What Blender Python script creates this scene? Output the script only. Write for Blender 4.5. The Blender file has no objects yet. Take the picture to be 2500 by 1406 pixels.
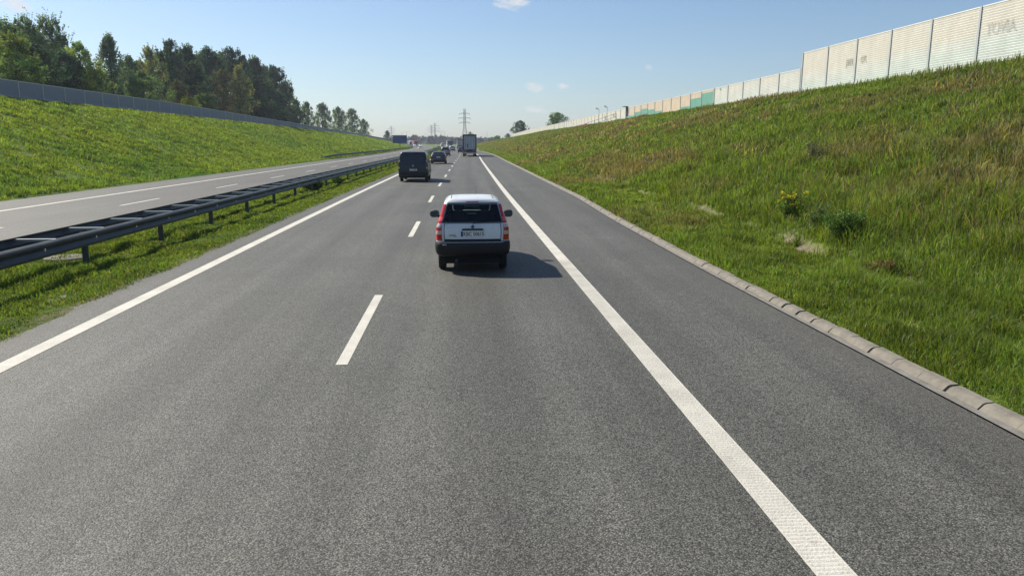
import bpy, math, random
import numpy as np
from mathutils import Vector, Matrix
R = math.radians
scene = bpy.context.scene
col = scene.collection
rng = np.random.default_rng(7)
random.seed(7)

# ------------------------------------------------------------------ camera
cd = bpy.data.cameras.new("camera"); cam = bpy.data.objects.new("camera", cd); col.objects.link(cam)
cam.location = (0, 0, 2.58)
cam.rotation_euler = (R(90 - 11.22), 0, R(-3.92))
cd.sensor_width = 36; cd.lens = 25.78; cd.clip_start = 0.05; cd.clip_end = 9000
scene.camera = cam
EYE = 2.58

# ------------------------------------------------------------------ light
SUN = Vector((-0.85, 0.67, 1.0)).normalized()
ELEV = math.asin(SUN.z); ROT = math.atan2(SUN.x, SUN.y)
sl = bpy.data.lights.new("sun", 'SUN'); sl.energy = 5.0; sl.angle = R(0.53); sl.color = (1.0, 0.94, 0.82)
so = bpy.data.objects.new("sun", sl); col.objects.link(so); so.location = (0, 0, 60)
so.rotation_euler = SUN.to_track_quat('Z', 'Y').to_euler()
scene.view_settings.view_transform = 'Standard'; scene.view_settings.look = 'None'
scene.view_settings.exposure = 0.55; scene.view_settings.gamma = 1.0
scene.cycles.max_bounces = 6; scene.cycles.transparent_max_bounces = 8
scene.cycles.volume_bounces = 0
scene.cycles.use_denoising = True

def build_world():
    w = bpy.data.worlds.new("World"); scene.world = w; w.use_nodes = True
    nt = w.node_tree; N = nt.nodes; L = nt.links; N.clear()
    out = N.new('ShaderNodeOutputWorld'); bg = N.new('ShaderNodeBackground'); bg.inputs[1].default_value = 0.074
    sky = N.new('ShaderNodeTexSky'); sky.sky_type = 'NISHITA'; sky.sun_disc = False
    sky.sun_elevation = ELEV; sky.sun_rotation = ROT
    sky.altitude = 200; sky.air_density = 1.0; sky.dust_density = 0.8; sky.ozone_density = 1.6
    tc = N.new('ShaderNodeTexCoord')
    nz = N.new('ShaderNodeTexNoise'); nz.inputs['Scale'].default_value = 42; nz.inputs['Detail'].default_value = 6
    nz.inputs['Roughness'].default_value = 0.62
    mp = N.new('ShaderNodeMapping'); mp.inputs['Scale'].default_value = (1, 1, 2.2)
    L.new(tc.outputs['Generated'], mp.inputs[0]); L.new(mp.outputs[0], nz.inputs['Vector'])
    total = None
    def math2(op, a, b, clamp=False):
        m = N.new('ShaderNodeMath'); m.operation = op; m.use_clamp = clamp
        for i, v in enumerate((a, b)):
            if isinstance(v, (int, float)): m.inputs[i].default_value = v
            else: L.new(v, m.inputs[i])
        return m.outputs[0]
    # small fair-weather clouds: (azimuth from +y, elevation, half width, half height, strength)
    for az, el, sx, sy, st in CLOUDS:
        az, el = R(az), R(el)
        d = Vector((math.sin(az) * math.cos(el), math.cos(az) * math.cos(el), math.sin(el)))
        r = Vector((math.cos(az), -math.sin(az), 0)); u = r.cross(d)
        def dot(v):
            n = N.new('ShaderNodeVectorMath'); n.operation = 'DOT_PRODUCT'
            L.new(tc.outputs['Generated'], n.inputs[0]); n.inputs[1].default_value = v
            return n.outputs['Value']
        a = math2('DIVIDE', dot(r), R(sx)); b = math2('DIVIDE', math2('SUBTRACT', dot(u), 0.0), R(sy))
        rr = math2('ADD', math2('MULTIPLY', a, a), math2('MULTIPLY', b, b))
        front = math2('GREATER_THAN', dot(d), 0.5)
        m = math2('SUBTRACT', 1.0, rr)
        m = math2('ADD', m, math2('MULTIPLY', math2('SUBTRACT', nz.outputs[0], 0.55), 5.0))
        m = math2('MULTIPLY', math2('MULTIPLY', m, 0.8, True), st)
        m = math2('MULTIPLY', m, front, True)
        total = m if total is None else math2('MAXIMUM', total, m)
    mix = N.new('ShaderNodeMix'); mix.data_type = 'RGBA'
    tn = N.new('ShaderNodeVectorMath'); tn.operation = 'MULTIPLY'; tn.inputs[1].default_value = (.88, .985, 1.10)   # clear spring air
    L.new(sky.outputs[0], tn.inputs[0])
    L.new(total, mix.inputs[0]); L.new(tn.outputs[0], mix.inputs[6])
    mix.inputs[7].default_value = (7.2, 7.3, 7.4, 1)
    L.new(mix.outputs[2], bg.inputs[0]); L.new(bg.outputs[0], out.inputs[0])

def px_dir(x, y):
    "direction of a photo pixel, as azimuth / elevation degrees"
    f = 1790.; p = R(11.22); a = (x - 1250) / f; b = -(y - 703) / f
    v = Vector((a, math.cos(p) + b * math.sin(p), -math.sin(p) + b * math.cos(p)))
    v.rotate(Matrix.Rotation(R(-3.92), 3, 'Z')); v.normalize()
    return math.degrees(math.atan2(v.x, v.y)), math.degrees(math.asin(v.z))
def px_ray(x, y):
    f = 1790.; p = R(11.22); a = (x - 1250) / f; b = -(y - 703) / f
    v = Vector((a, math.cos(p) + b * math.sin(p), -math.sin(p) + b * math.cos(p))); v.rotate(Matrix.Rotation(R(-3.92), 3, 'Z')); return v
def at_X(x, y, X):
    v = px_ray(x, y); v = v * (X / v.x); return v.x, v.y, v.z + EYE
def at_Y(x, y, Y):
    v = px_ray(x, y); v = v * (Y / v.y); return v.x, v.y, v.z + EYE
CLOUDS = []
for x, y, sx, sy, st in [(1248, 10, 1.5, .55, .9), (25, 10, 1.3, .5, 1.0), (1305, 214, .8, .5, 1.2), (1371, 217, .65, .5, 1.2),
                         (1308, 270, 1.0, .34, .8), (1585, 167, .45, .25, .6), (960, 296, 2.6, .35, .25), (450, 8, 1.2, .3, .0)]:
    az, el = px_dir(x, y); CLOUDS.append((az, el, sx, sy, st))
build_world()

# ------------------------------------------------------------------ helpers
def srgb(r, g, b):
    f = lambda c: (c / 255 / 12.92) if c <= 10 else ((c / 255 + .055) / 1.055) ** 2.4
    return (f(r), f(g), f(b), 1)

def mat(name, color, rough=.6, metal=0., spec=.5, bump=None, vary=None, coat=0., streak=0.):
    m = bpy.data.materials.new(name); m.use_nodes = True
    nt = m.node_tree; N = nt.nodes; L = nt.links; b = N['Principled BSDF']
    c = tuple(color) + (1,) if len(color) == 3 else tuple(color)
    b.inputs['Base Color'].default_value = c; b.inputs['Roughness'].default_value = rough
    b.inputs['Metallic'].default_value = metal; b.inputs['Specular IOR Level'].default_value = spec
    b.inputs['Coat Weight'].default_value = coat; b.inputs['Coat Roughness'].default_value = .05
    tc = N.new('ShaderNodeTexCoord')
    if vary:      # (scale, amount): blotchy dirt and wear
        n = N.new('ShaderNodeTexNoise'); n.inputs['Scale'].default_value = vary[0]; n.inputs['Detail'].default_value = 5
        L.new(tc.outputs['Object'], n.inputs['Vector'])
        mr = N.new('ShaderNodeMapRange'); mr.inputs[1].default_value = .3; mr.inputs[2].default_value = .7
        mr.inputs[3].default_value = 1 - vary[1]; mr.inputs[4].default_value = 1 + vary[1] * .5
        L.new(n.outputs[0], mr.inputs[0])
        mx = N.new('ShaderNodeVectorMath'); mx.operation = 'SCALE'; mx.inputs[0].default_value = c[:3]
        L.new(mr.outputs[0], mx.inputs['Scale']); L.new(mx.outputs[0], b.inputs['Base Color'])
        mr2 = N.new('ShaderNodeMapRange'); mr2.inputs[3].default_value = max(.02, rough - .1); mr2.inputs[4].default_value = min(1, rough + .15)
        L.new(n.outputs[0], mr2.inputs[0]); L.new(mr2.outputs[0], b.inputs['Roughness'])
    if streak:    # rain streaks running down
        mp = N.new('ShaderNodeMapping'); mp.inputs['Scale'].default_value = (5, 5, .5); L.new(tc.outputs['Object'], mp.inputs[0])
        n = N.new('ShaderNodeTexNoise'); n.inputs['Scale'].default_value = 1.0; n.inputs['Detail'].default_value = 6; n.inputs['Roughness'].default_value = .65; L.new(mp.outputs[0], n.inputs['Vector'])
        mr = N.new('ShaderNodeMapRange'); mr.inputs[1].default_value = .45; mr.inputs[2].default_value = .8; mr.inputs[3].default_value = 1; mr.inputs[4].default_value = 1 - streak; L.new(n.outputs[0], mr.inputs[0])
        sc = N.new('ShaderNodeVectorMath'); sc.operation = 'SCALE'; L.new(mr.outputs[0], sc.inputs['Scale'])
        src = b.inputs['Base Color'].links[0].from_socket if b.inputs['Base Color'].links else None
        if src: L.new(src, sc.inputs[0])
        else: sc.inputs[0].default_value = c[:3]
        L.new(sc.outputs[0], b.inputs['Base Color'])
    if bump:
        n = N.new('ShaderNodeTexNoise'); n.inputs['Scale'].default_value = bump[0]; n.inputs['Detail'].default_value = 4
        L.new(tc.outputs['Object'], n.inputs['Vector'])
        bp = N.new('ShaderNodeBump'); bp.inputs['Strength'].default_value = bump[1]; bp.inputs['Distance'].default_value = .02
        L.new(n.outputs[0], bp.inputs['Height']); L.new(bp.outputs[0], b.inputs['Normal'])
    return m

def foliage(name, color, trans=.35, spread=.5, gloss=.04):
    "leaf or blade: diffuse + translucent, tinted by the mesh's own 'tint' attribute"
    m = bpy.data.materials.new(name); m.use_nodes = True
    nt = m.node_tree; N = nt.nodes; L = nt.links; N.clear()
    out = N.new('ShaderNodeOutputMaterial')
    at = N.new('ShaderNodeAttribute'); at.attribute_name = 'tint'
    c = N.new('ShaderNodeVectorMath'); c.operation = 'MULTIPLY'; c.inputs[1].default_value = color[:3]
    L.new(at.outputs['Color'], c.inputs[0])
    c2 = N.new('ShaderNodeVectorMath'); c2.operation = 'MULTIPLY'; c2.inputs[1].default_value = (1.5, 1.45, .6)
    L.new(c.outputs[0], c2.inputs[0])
    d = N.new('ShaderNodeBsdfDiffuse'); t = N.new('ShaderNodeBsdfTranslucent'); g = N.new('ShaderNodeBsdfGlossy')
    g.inputs['Roughness'].default_value = .45; g.inputs[0].default_value = (.9, .95, 1, 1)
    L.new(c.outputs[0], d.inputs[0]); L.new(c2.outputs[0], t.inputs[0])
    m1 = N.new('ShaderNodeMixShader'); m1.inputs[0].default_value = trans
    L.new(d.outputs[0], m1.inputs[1]); L.new(t.outputs[0], m1.inputs[2])
    m2 = N.new('ShaderNodeMixShader'); m2.inputs[0].default_value = gloss
    L.new(m1.outputs[0], m2.inputs[1]); L.new(g.outputs[0], m2.inputs[2]); L.new(m2.outputs[0], out.inputs[0])
    return m

def link(o, parent=None):
    col.objects.link(o)
    if parent is not None: o.parent = parent
    return o

def tag(o, label=None, cat=None, group=None, kind=None):
    if label: o['label'] = label
    if cat: o['category'] = cat
    if group: o['group'] = group
    if kind: o['kind'] = kind
    return o

def thing(name, label, cat, loc=(0, 0, 0), rz=0., group=None):
    o = bpy.data.objects.new(name, None); o.empty_display_size = .3
    o.location = loc; o.rotation_euler = (0, 0, rz); col.objects.link(o)
    return tag(o, label, cat, group)

class MB:
    "collects shapes and links them as ONE mesh object"
    def __init__(s): s.v = []; s.f = []; s.m = []; s.cur = 0
    def add(s, vs, fs):
        b = len(s.v); s.v += [tuple(p) for p in vs]
        for f in fs: s.f.append([b + i for i in f]); s.m.append(s.cur)
    def box(s, c, d, rz=0., rx=0.):
        M = Matrix.Rotation(rz, 3, 'Z') @ Matrix.Rotation(rx, 3, 'X'); c = Vector(c)
        vs = [c + M @ Vector((sx * d[0] / 2, sy * d[1] / 2, sz * d[2] / 2)) for sx in (-1, 1) for sy in (-1, 1) for sz in (-1, 1)]
        s.add(vs, [(0, 1, 3, 2), (4, 6, 7, 5), (0, 4, 5, 1), (2, 3, 7, 6), (0, 2, 6, 4), (1, 5, 7, 3)])
    def tube(s, a, b, r0, r1=None, n=6, cap=True):
        a, b = Vector(a), Vector(b); r1 = r0 if r1 is None else r1
        d = (b - a); q = d.to_track_quat('Z', 'Y') if d.length > 1e-9 else Vector((0, 0, 1)).to_track_quat('Z', 'Y')
        vs = []
        for p, r in ((a, r0), (b, r1)):
            for i in range(n):
                t = 2 * math.pi * i / n; vs.append(p + q @ Vector((r * math.cos(t), r * math.sin(t), 0)))
        fs = [(i, (i + 1) % n, n + (i + 1) % n, n + i) for i in range(n)]
        if cap: fs += [tuple(range(n - 1, -1, -1)), tuple(range(n, 2 * n))]
        s.add(vs, fs)
    def lathe(s, prof, c=(0, 0, 0), axis='X', n=20):
        "prof: (radius, along) closed or open profile turned about an axis"
        c = Vector(c); vs = []
        for r, h in prof:
            for i in range(n):
                t = 2 * math.pi * i / n; u, w = r * math.cos(t), r * math.sin(t)
                vs.append(c + Vector({'X': (h, u, w), 'Y': (u, h, w), 'Z': (u, w, h)}[axis]))
        k = len(prof); fs = []
        for j in range(k - 1):
            for i in range(n): fs.append((j * n + i, j * n + (i + 1) % n, (j + 1) * n + (i + 1) % n, (j + 1) * n + i))
        s.add(vs, fs)
    def loft(s, rings, closed=True, cap=False):
        n = len(rings[0]); vs = [p for r in rings for p in r]; fs = []
        for j in range(len(rings) - 1):
            for i in range(n if closed else n - 1):
                fs.append((j * n + i, j * n + (i + 1) % n, (j + 1) * n + (i + 1) % n, (j + 1) * n + i))
        if cap: fs += [tuple(range(n - 1, -1, -1)), tuple(range((len(rings) - 1) * n, len(rings) * n))]
        s.add(vs, fs)
    def build(s, name, mats, parent=None, smooth=None, world=False):
        me = bpy.data.meshes.new(name)
        vs = s.v
        if world and parent is not None:
            q = Vector(parent.location); vs = [tuple(Vector(p) - q) for p in vs]
        me.from_pydata(vs, [], s.f)
        for m in (mats if isinstance(mats, (list, tuple)) else [mats]): me.materials.append(m)
        if any(s.m): me.polygons.foreach_set('material_index', s.m)
        if smooth is not None:
            me.polygons.foreach_set('use_smooth', [True] * len(s.f)); me.set_sharp_from_angle(angle=R(smooth))
        me.update()
        return link(bpy.data.objects.new(name, me), parent)

def raw_mesh(name, V, F, mats, tint=None, parent=None, smooth=False, nper=3):
    "V (n,3), F (m,nper) numpy arrays -> mesh object, tint (n,3) per-vertex colour"
    me = bpy.data.meshes.new(name); n, m = len(V), len(F)
    me.vertices.add(n); me.vertices.foreach_set('co', np.ascontiguousarray(V, dtype=np.float32).ravel())
    me.loops.add(m * nper); me.loops.foreach_set('vertex_index', np.ascontiguousarray(F, dtype=np.int32).ravel())
    me.polygons.add(m); me.polygons.foreach_set('loop_start', np.arange(0, m * nper, nper, dtype=np.int32))
    me.polygons.foreach_set('loop_total', np.full(m, nper, dtype=np.int32))
    if smooth: me.polygons.foreach_set('use_smooth', np.ones(m, dtype=bool))
    me.update(calc_edges=True)
    for q in (mats if isinstance(mats, (list, tuple)) else [mats]): me.materials.append(q)
    if tint is not None:
        a = me.color_attributes.new('tint', 'FLOAT_COLOR', 'POINT')
        a.data.foreach_set('color', np.concatenate([tint, np.ones((n, 1))], 1).astype(np.float32).ravel())
    return link(bpy.data.objects.new(name, me), parent)

def text(name, body, size, m, parent, loc, rot, outline=0., extrude=.002, shear=0., sx=1., bold=0.):
    cu = bpy.data.curves.new(name, 'FONT'); cu.body = body; cu.size = size; cu.align_x = 'CENTER'; cu.align_y = 'CENTER'
    cu.shear = shear
    if outline: cu.fill_mode = 'NONE'; cu.bevel_depth = outline; cu.bevel_resolution = 1
    else: cu.extrude = extrude; cu.offset = bold
    o = bpy.data.objects.new(name, cu); me = bpy.data.meshes.new_from_object(o); bpy.data.objects.remove(o); bpy.data.curves.remove(cu)
    me.name = name; me.materials.clear(); me.materials.append(m); o = bpy.data.objects.new(name, me); o.location = loc; o.rotation_euler = rot; o.scale = (sx, 1, 1)
    return link(o, parent)

# smooth value noise in numpy
_P = rng.random((256, 256))
def vnoise(x, y):
    x = np.asarray(x, float); y = np.asarray(y, float); xi = np.floor(x).astype(int); yi = np.floor(y).astype(int)
    fx = x - xi; fy = y - yi; fx = fx * fx * (3 - 2 * fx); fy = fy * fy * (3 - 2 * fy)
    g = lambda a, b: _P[a % 256, b % 256]
    return (g(xi, yi) * (1 - fx) + g(xi + 1, yi) * fx) * (1 - fy) + (g(xi, yi + 1) * (1 - fx) + g(xi + 1, yi + 1) * fx) * fy
def fbm(x, y, o=4):
    t = 0; a = .5; n = 0
    for i in range(o):
        t = t + a * vnoise(np.asarray(x) * 2 ** i + 17.3 * i, np.asarray(y) * 2 ** i + 9.1 * i); n += a; a *= .5
    return t / n

# ------------------------------------------------------------------ road alignment and ground shape
_cy = np.array([-60, 0, 40, 60, 80, 106, 131, 180, 225, 290, 350, 400, 450, 500, 600, 800, 1200, 4000.])
_cx = np.array([0, 0, .08, .25, .45, .72, 1.06, 1.25, .8, 0, -2, -5, -9.5, -16, -34, -85, -230, -230.])
_cm = np.gradient(_cx, _cy)
def c(Y):
    Y = np.clip(np.asarray(Y, float), -60, 3999); i = np.clip(np.searchsorted(_cy, Y, 'right') - 1, 0, len(_cy) - 2)
    h = _cy[i + 1] - _cy[i]; t = (Y - _cy[i]) / h
    return ((2 * t**3 - 3 * t**2 + 1) * _cx[i] + (t**3 - 2 * t**2 + t) * h * _cm[i] + (-2 * t**3 + 3 * t**2) * _cx[i + 1] + (t**3 - t**2) * h * _cm[i + 1])
def kshift(Y): return np.interp(Y, [0, 15, 25, 35, 60, 160, 210, 260], [0, 0, .15, .48, .5, .5, .15, 0])
def ZR(Y): return np.interp(Y, [0, 117, 231, 300, 382, 450, 560], [6.5, 6.5, 6.2, 5.4, 4.2, 2.2, .2])
def ZL(Y): return np.interp(Y, [0, 80, 108, 183, 300, 425, 520, 640], [6.5, 6.5, 6.35, 5.8, 4.9, 3.5, 1.6, .1])
WR, WL = 26.8, -40.3
SPROF = [  # (offset along the right slope, share of the full height)
    (5.0, -.02), (5.35, .012), (6.4, .016), (7.3, .012), (7.9, .02), (8.25, .062), (10, .14), (14, .345), (18, .565), (22, .775), (25, .93), (27.5, 1.0)]
def hR(s, Y):
    xs, ys = zip(*SPROF); k = kshift(Y) * np.clip(1 - (s - 5) / 22, 0, 1)
    return np.interp(s - k, xs, ys) * ZR(Y)
def hL(s, Y):
    return np.interp(-s, [20.2, 20.6, 21.6, 23, 27, 32, 36, 39, 41], [-.02, .008, .014, .06, .26, .56, .80, .95, 1.0]) * ZL(Y)
def ground(s, Y):
    s = np.asarray(s, float); Y = np.asarray(Y, float)
    z = np.where(s > 4.9, hR(s, Y), np.where(s < -20.15, hL(s, Y), -.12))
    med = np.interp(s, [-11.2, -10.9, -10.5, -9, -7.5, -6.5, -6.05, -5.7], [-.06, -.01, .03, -.02, -.02, .02, .0, -.1])
    z = np.where((s > -11.2) & (s < -5.7), med, z)
    rough = (fbm(s * .9, Y * .9, 3) - .5)
    g = ((s > 5.5) | (s < -20.8)).astype(float)
    z = z + g * rough * np.clip(.10 + .03 * np.abs(s - 5), 0, np.where(s > 18, .22, .5)) * ((s < 26) & (s > -39))
    z = z + ((s > -10.8) & (s < -6.0)) * rough * .06
    return z

# colour of the sward: fresh green to straw and olive brown, in patches that follow the plants
def sward(s, Y):
    s = np.asarray(s, float); Y = np.asarray(Y, float)
    n1 = fbm(s * .20 + 3, Y * .085, 4); n2 = fbm(s * .8 + 40, Y * .5, 4)
    right = s > 0; med = (s < 0) & (s > -15)
    fresh = np.array([.102, .150, .026]); lush = np.array([.064, .120, .024]); dry = np.array([.165, .138, .072]); yel = np.array([.150, .190, .024])
    band = np.exp(-((s - 14) / 5.0) ** 2)
    b = np.clip((n1 - .5) * 4.5 + band * .70 - .20 + (n2 - .5) * 1.3, 0, 1) * right
    y = np.clip((n2 - .42) * 3, 0, 1) * np.where(right, .35, .42)
    k = np.clip((n1 - .45) * 3, 0, 1)[..., None]
    cc = fresh * (1 - k) + lush * k
    cc = cc * (1 - y[..., None]) + yel * y[..., None]
    cc = cc * (1 - b[..., None] * .85) + dry * b[..., None] * .85
    cc = cc * np.where(s < -15, 1.35, np.where(med, 1.05, np.where(s < 8, 1.22, 1.14)))[..., None]  # left bank brighter: its backlit glow is put into the grass colour
    return cc

M = {}
def road_paint():
    m = mat('road_paint', (.52, .495, .43), .8, bump=(55, .4)); nt = m.node_tree; N = nt.nodes; L = nt.links; b = N['Principled BSDF']
    tc = N.new('ShaderNodeTexCoord'); last = None
    for sc, lo, hi, d in ((38., .60, .72, .55), (1.3, .40, .75, .35), (9., .58, .75, .45)):
        n = N.new('ShaderNodeTexNoise'); n.inputs['Scale'].default_value = sc; n.inputs['Detail'].default_value = 5; n.inputs['Roughness'].default_value = .7; L.new(tc.outputs['Object'], n.inputs['Vector'])
        r = N.new('ShaderNodeMapRange'); r.inputs[1].default_value = lo; r.inputs[2].default_value = hi; r.inputs[3].default_value = 0; r.inputs[4].default_value = d; L.new(n.outputs[0], r.inputs[0])
        mx = N.new('ShaderNodeMix'); mx.data_type = 'RGBA'; L.new(r.outputs[0], mx.inputs[0]); mx.inputs[7].default_value = (.13, .12, .105, 1)
        if last is None: mx.inputs[6].default_value = (.54, .515, .45, 1)
        else: L.new(last, mx.inputs[6])
        last = mx.outputs[2]
    L.new(last, b.inputs['Base Color']); return m
M['white_paint'] = road_paint()
M['galv'] = mat('weathered_steel', (.075, .082, .09), .5, .45, vary=(2.5, .3))
M['galv_dull'] = mat('dull_steel', (.07, .075, .08), .6, .4, vary=(4, .3))
M['strut'] = mat('sunlit_zinc_strut', (.55, .56, .57), .4, .6)  # sun on the flat strut tops put into a brighter zinc
M['concrete'] = mat('kerb_concrete', (.185, .166, .136), .9, vary=(9, .28), bump=(70, .12))
M['concrete_strip'] = mat('gutter_concrete', (.19, .178, .158), .9, vary=(4, .3), bump=(40, .3))
M['rubber'] = mat('tyre_rubber', (.015, .015, .016), .8, vary=(20, .3))
M['black'] = mat('black_plastic', (.007, .0075, .009), .6, vary=(9, .25))
M['under'] = mat('shaded_underside', (.008, .008, .009), .9)  # near black, with the shade beneath the vehicles put into the colour
M['glass'] = mat('tinted_glass', (.012, .018, .024), .06, 0, .6)
M['pole_grey'] = mat('pale_grey_pole', (.34, .35, .36), .6)
def clear_glass():
    m = bpy.data.materials.new('clear_tinted_glass'); m.use_nodes = True; nt = m.node_tree; N = nt.nodes; L = nt.links; N.clear()
    out = N.new('ShaderNodeOutputMaterial'); tr = N.new('ShaderNodeBsdfTransparent'); tr.inputs[0].default_value = (.42, .50, .52, 1)
    g = N.new('ShaderNodeBsdfGlossy'); g.inputs['Roughness'].default_value = .03; fr = N.new('ShaderNodeFresnel'); fr.inputs[0].default_value = 1.5
    mx = N.new('ShaderNodeMixShader'); L.new(fr.outputs[0], mx.inputs[0]); L.new(tr.outputs[0], mx.inputs[1]); L.new(g.outputs[0], mx.inputs[2]); L.new(mx.outputs[0], out.inputs[0]); return m
M['clear_glass'] = clear_glass(); M['lining'] = mat('dark_cabin_lining', (.018, .019, .021), .9)
M['chrome'] = mat('bright_metal', (.7, .7, .72), .2, 1.)
M['rim'] = mat('wheel_steel', (.35, .36, .38), .35, .8)
M['red_lamp'] = mat('red_lamp_plastic', (.46, .012, .012), .12, 0, .5, coat=.6)
M['dark_lamp'] = mat('dark_red_lamp_plastic', (.13, .010, .012), .15, coat=.5)
M['bright_lamp'] = mat('bright_red_reflector', (.85, .09, .06), .1, coat=.8)  # reflector spot with its bright reflection put into the red
M['clear_lamp'] = mat('clear_lamp_plastic', (.55, .42, .40), .15, 0, .5, coat=.6)
M['plate_white'] = mat('plate_white', (.7, .7, .68), .4)
M['plate_blue'] = mat('plate_blue', (.01, .03, .22), .4)
M['ink'] = mat('plate_ink', (.01, .01, .012), .5)
M['bark'] = mat('bark', (.09, .075, .06), .9, vary=(6, .4), bump=(12, .6))
M['bark_pale'] = mat('pale_bark', (.38, .36, .33), .8, vary=(5, .5))
M['grass'] = foliage('grass_blades', (1, 1, 1), .5, gloss=.012)
M['leaf'] = foliage('leaves', (1, 1, 1), .30, gloss=.01)

# ------------------------------------------------------------------ asphalt
# worn wheel tracks, oily lane centres and the paving joint: (offset, half width, change)
TRACKS = [(-4.3, .38, .13), (-2.55, .38, .12), (-.5, .36, .10), (1.25, .36, .10), (-3.4, .3, -.08), (.4, .32, -.12), (1.85, .22, -.12), (-1.22, .03, -.08), (3.6, .6, .09), (-13.0, .4, .06), (-15.4, .4, .06)]
def asphalt(name, base, warm):
    m = bpy.data.materials.new(name); m.use_nodes = True
    nt = m.node_tree; N = nt.nodes; L = nt.links; b = N['Principled BSDF']
    uv = N.new('ShaderNodeUVMap'); uv.uv_map = 'road'
    def noise(scale, detail=4, rough=.55, vec=None, sc=None):
        n = N.new('ShaderNodeTexNoise'); n.inputs['Scale'].default_value = scale; n.inputs['Detail'].default_value = detail; n.inputs['Roughness'].default_value = rough
        v = uv.outputs[0]
        if sc:
            mp = N.new('ShaderNodeMapping'); mp.inputs['Scale'].default_value = sc; L.new(v, mp.inputs[0]); v = mp.outputs[0]
        L.new(v, n.inputs['Vector']); return n.outputs[0]
    def mr(v, a, b_, c_, d, clamp=True):
        q = N.new('ShaderNodeMapRange'); q.clamp = clamp
        for i, x in enumerate((a, b_, c_, d)): q.inputs[i + 1].default_value = x
        L.new(v, q.inputs[0]); return q.outputs[0]
    def op(o, a, b_):
        q = N.new('ShaderNodeMath'); q.operation = o
        for i, x in enumerate((a, b_)):
            if isinstance(x, (int, float)): q.inputs[i].default_value = x
            else: L.new(x, q.inputs[i])
        return q.outputs[0]
    vo = N.new('ShaderNodeTexVoronoi'); vo.inputs['Scale'].default_value = 84; L.new(uv.outputs[0], vo.inputs['Vector'])
    vo2 = N.new('ShaderNodeTexVoronoi'); vo2.inputs['Scale'].default_value = 140; L.new(uv.outputs[0], vo2.inputs['Vector'])
    sep = N.new('ShaderNodeSeparateColor'); L.new(vo.outputs['Color'], sep.inputs[0])
    sep2 = N.new('ShaderNodeSeparateColor'); L.new(vo2.outputs['Color'], sep2.inputs[0])
    stone = op('MULTIPLY', mr(sep.outputs[0], 0, 1, .5, 1.6), mr(vo.outputs['Distance'], .25, .75, 1.15, .35))
    stone = op('MULTIPLY', stone, mr(sep2.outputs[1], 0, 1, .6, 1.45))
    big = mr(noise(.28, 6, .6), .3, .7, .85, 1.15)
    streak = mr(noise(1.0, 4, .6, sc=(1.6, .035, 1)), .3, .7, .80, 1.18)
    fine = mr(noise(9, 5, .7), .3, .7, .88, 1.12)
    v = op('MULTIPLY', op('MULTIPLY', stone, big), op('MULTIPLY', streak, fine))
    sx0 = N.new('ShaderNodeSeparateXYZ'); L.new(uv.outputs[0], sx0.inputs[0])
    wob = op('MULTIPLY', op('SUBTRACT', noise(1.0, 2, .5, sc=(.05, .03, 1)), .5), .5); sw = op('ADD', sx0.outputs[0], wob)
    tr = None
    for s0, wd, am in TRACKS:
        d = op('DIVIDE', op('SUBTRACT', sw, s0), wd); g = op('MULTIPLY', op('POWER', 2.718, op('MULTIPLY', op('MULTIPLY', d, d), -1.0)), am)
        tr = g if tr is None else op('ADD', tr, g)
    tr = op('ADD', 1.0, op('MULTIPLY', tr, mr(noise(.5, 4, .6, sc=(1, .12, 1)), .25, .75, .3, 1.5)))
    v = op('MULTIPLY', v, tr)
    cs = N.new('ShaderNodeVectorMath'); cs.operation = 'SCALE'; cs.inputs[0].default_value = base; L.new(v, cs.inputs['Scale'])
    # dust gathered along the road's edges
    sx = N.new('ShaderNodeSeparateXYZ'); L.new(uv.outputs[0], sx.inputs[0])
    jit = mr(noise(1.4, 5, .7), .25, .75, -.45, .45, False)
    e1 = mr(op('ADD', sx.outputs[0], jit), warm[0], warm[1], 0, 1); e2 = mr(op('ADD', sx.outputs[0], jit), warm[2], warm[3], 0, 1)
    dust = op('MULTIPLY', op('MAXIMUM', e1, e2), mr(noise(5, 6, .8), .3, .75, .1, .8))
    mx = N.new('ShaderNodeMix'); mx.data_type = 'RGBA'; L.new(dust, mx.inputs[0]); L.new(cs.outputs[0], mx.inputs[6]); mx.inputs[7].default_value = (.078, .070, .059, 1)
    L.new(mx.outputs[2], b.inputs['Base Color'])
    b.inputs['Roughness'].default_value = .68; b.inputs['Specular IOR Level'].default_value = .33
    bp = N.new('ShaderNodeBump'); bp.inputs['Strength'].default_value = .55; bp.inputs['Distance'].default_value = .006
    L.new(op('SUBTRACT', 1.0, vo.outputs['Distance']), bp.inputs['Height']); L.new(bp.outputs[0], b.inputs['Normal'])
    return m
M['asphalt'] = asphalt('asphalt', (.1035, .1015, .0885), (-5.55, -6.1, 4.1, 5.0))
M['asphalt_far'] = asphalt('asphalt_pale', (.122, .119, .105), (-10.7, -10.9, -19.5, -20.3))

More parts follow.
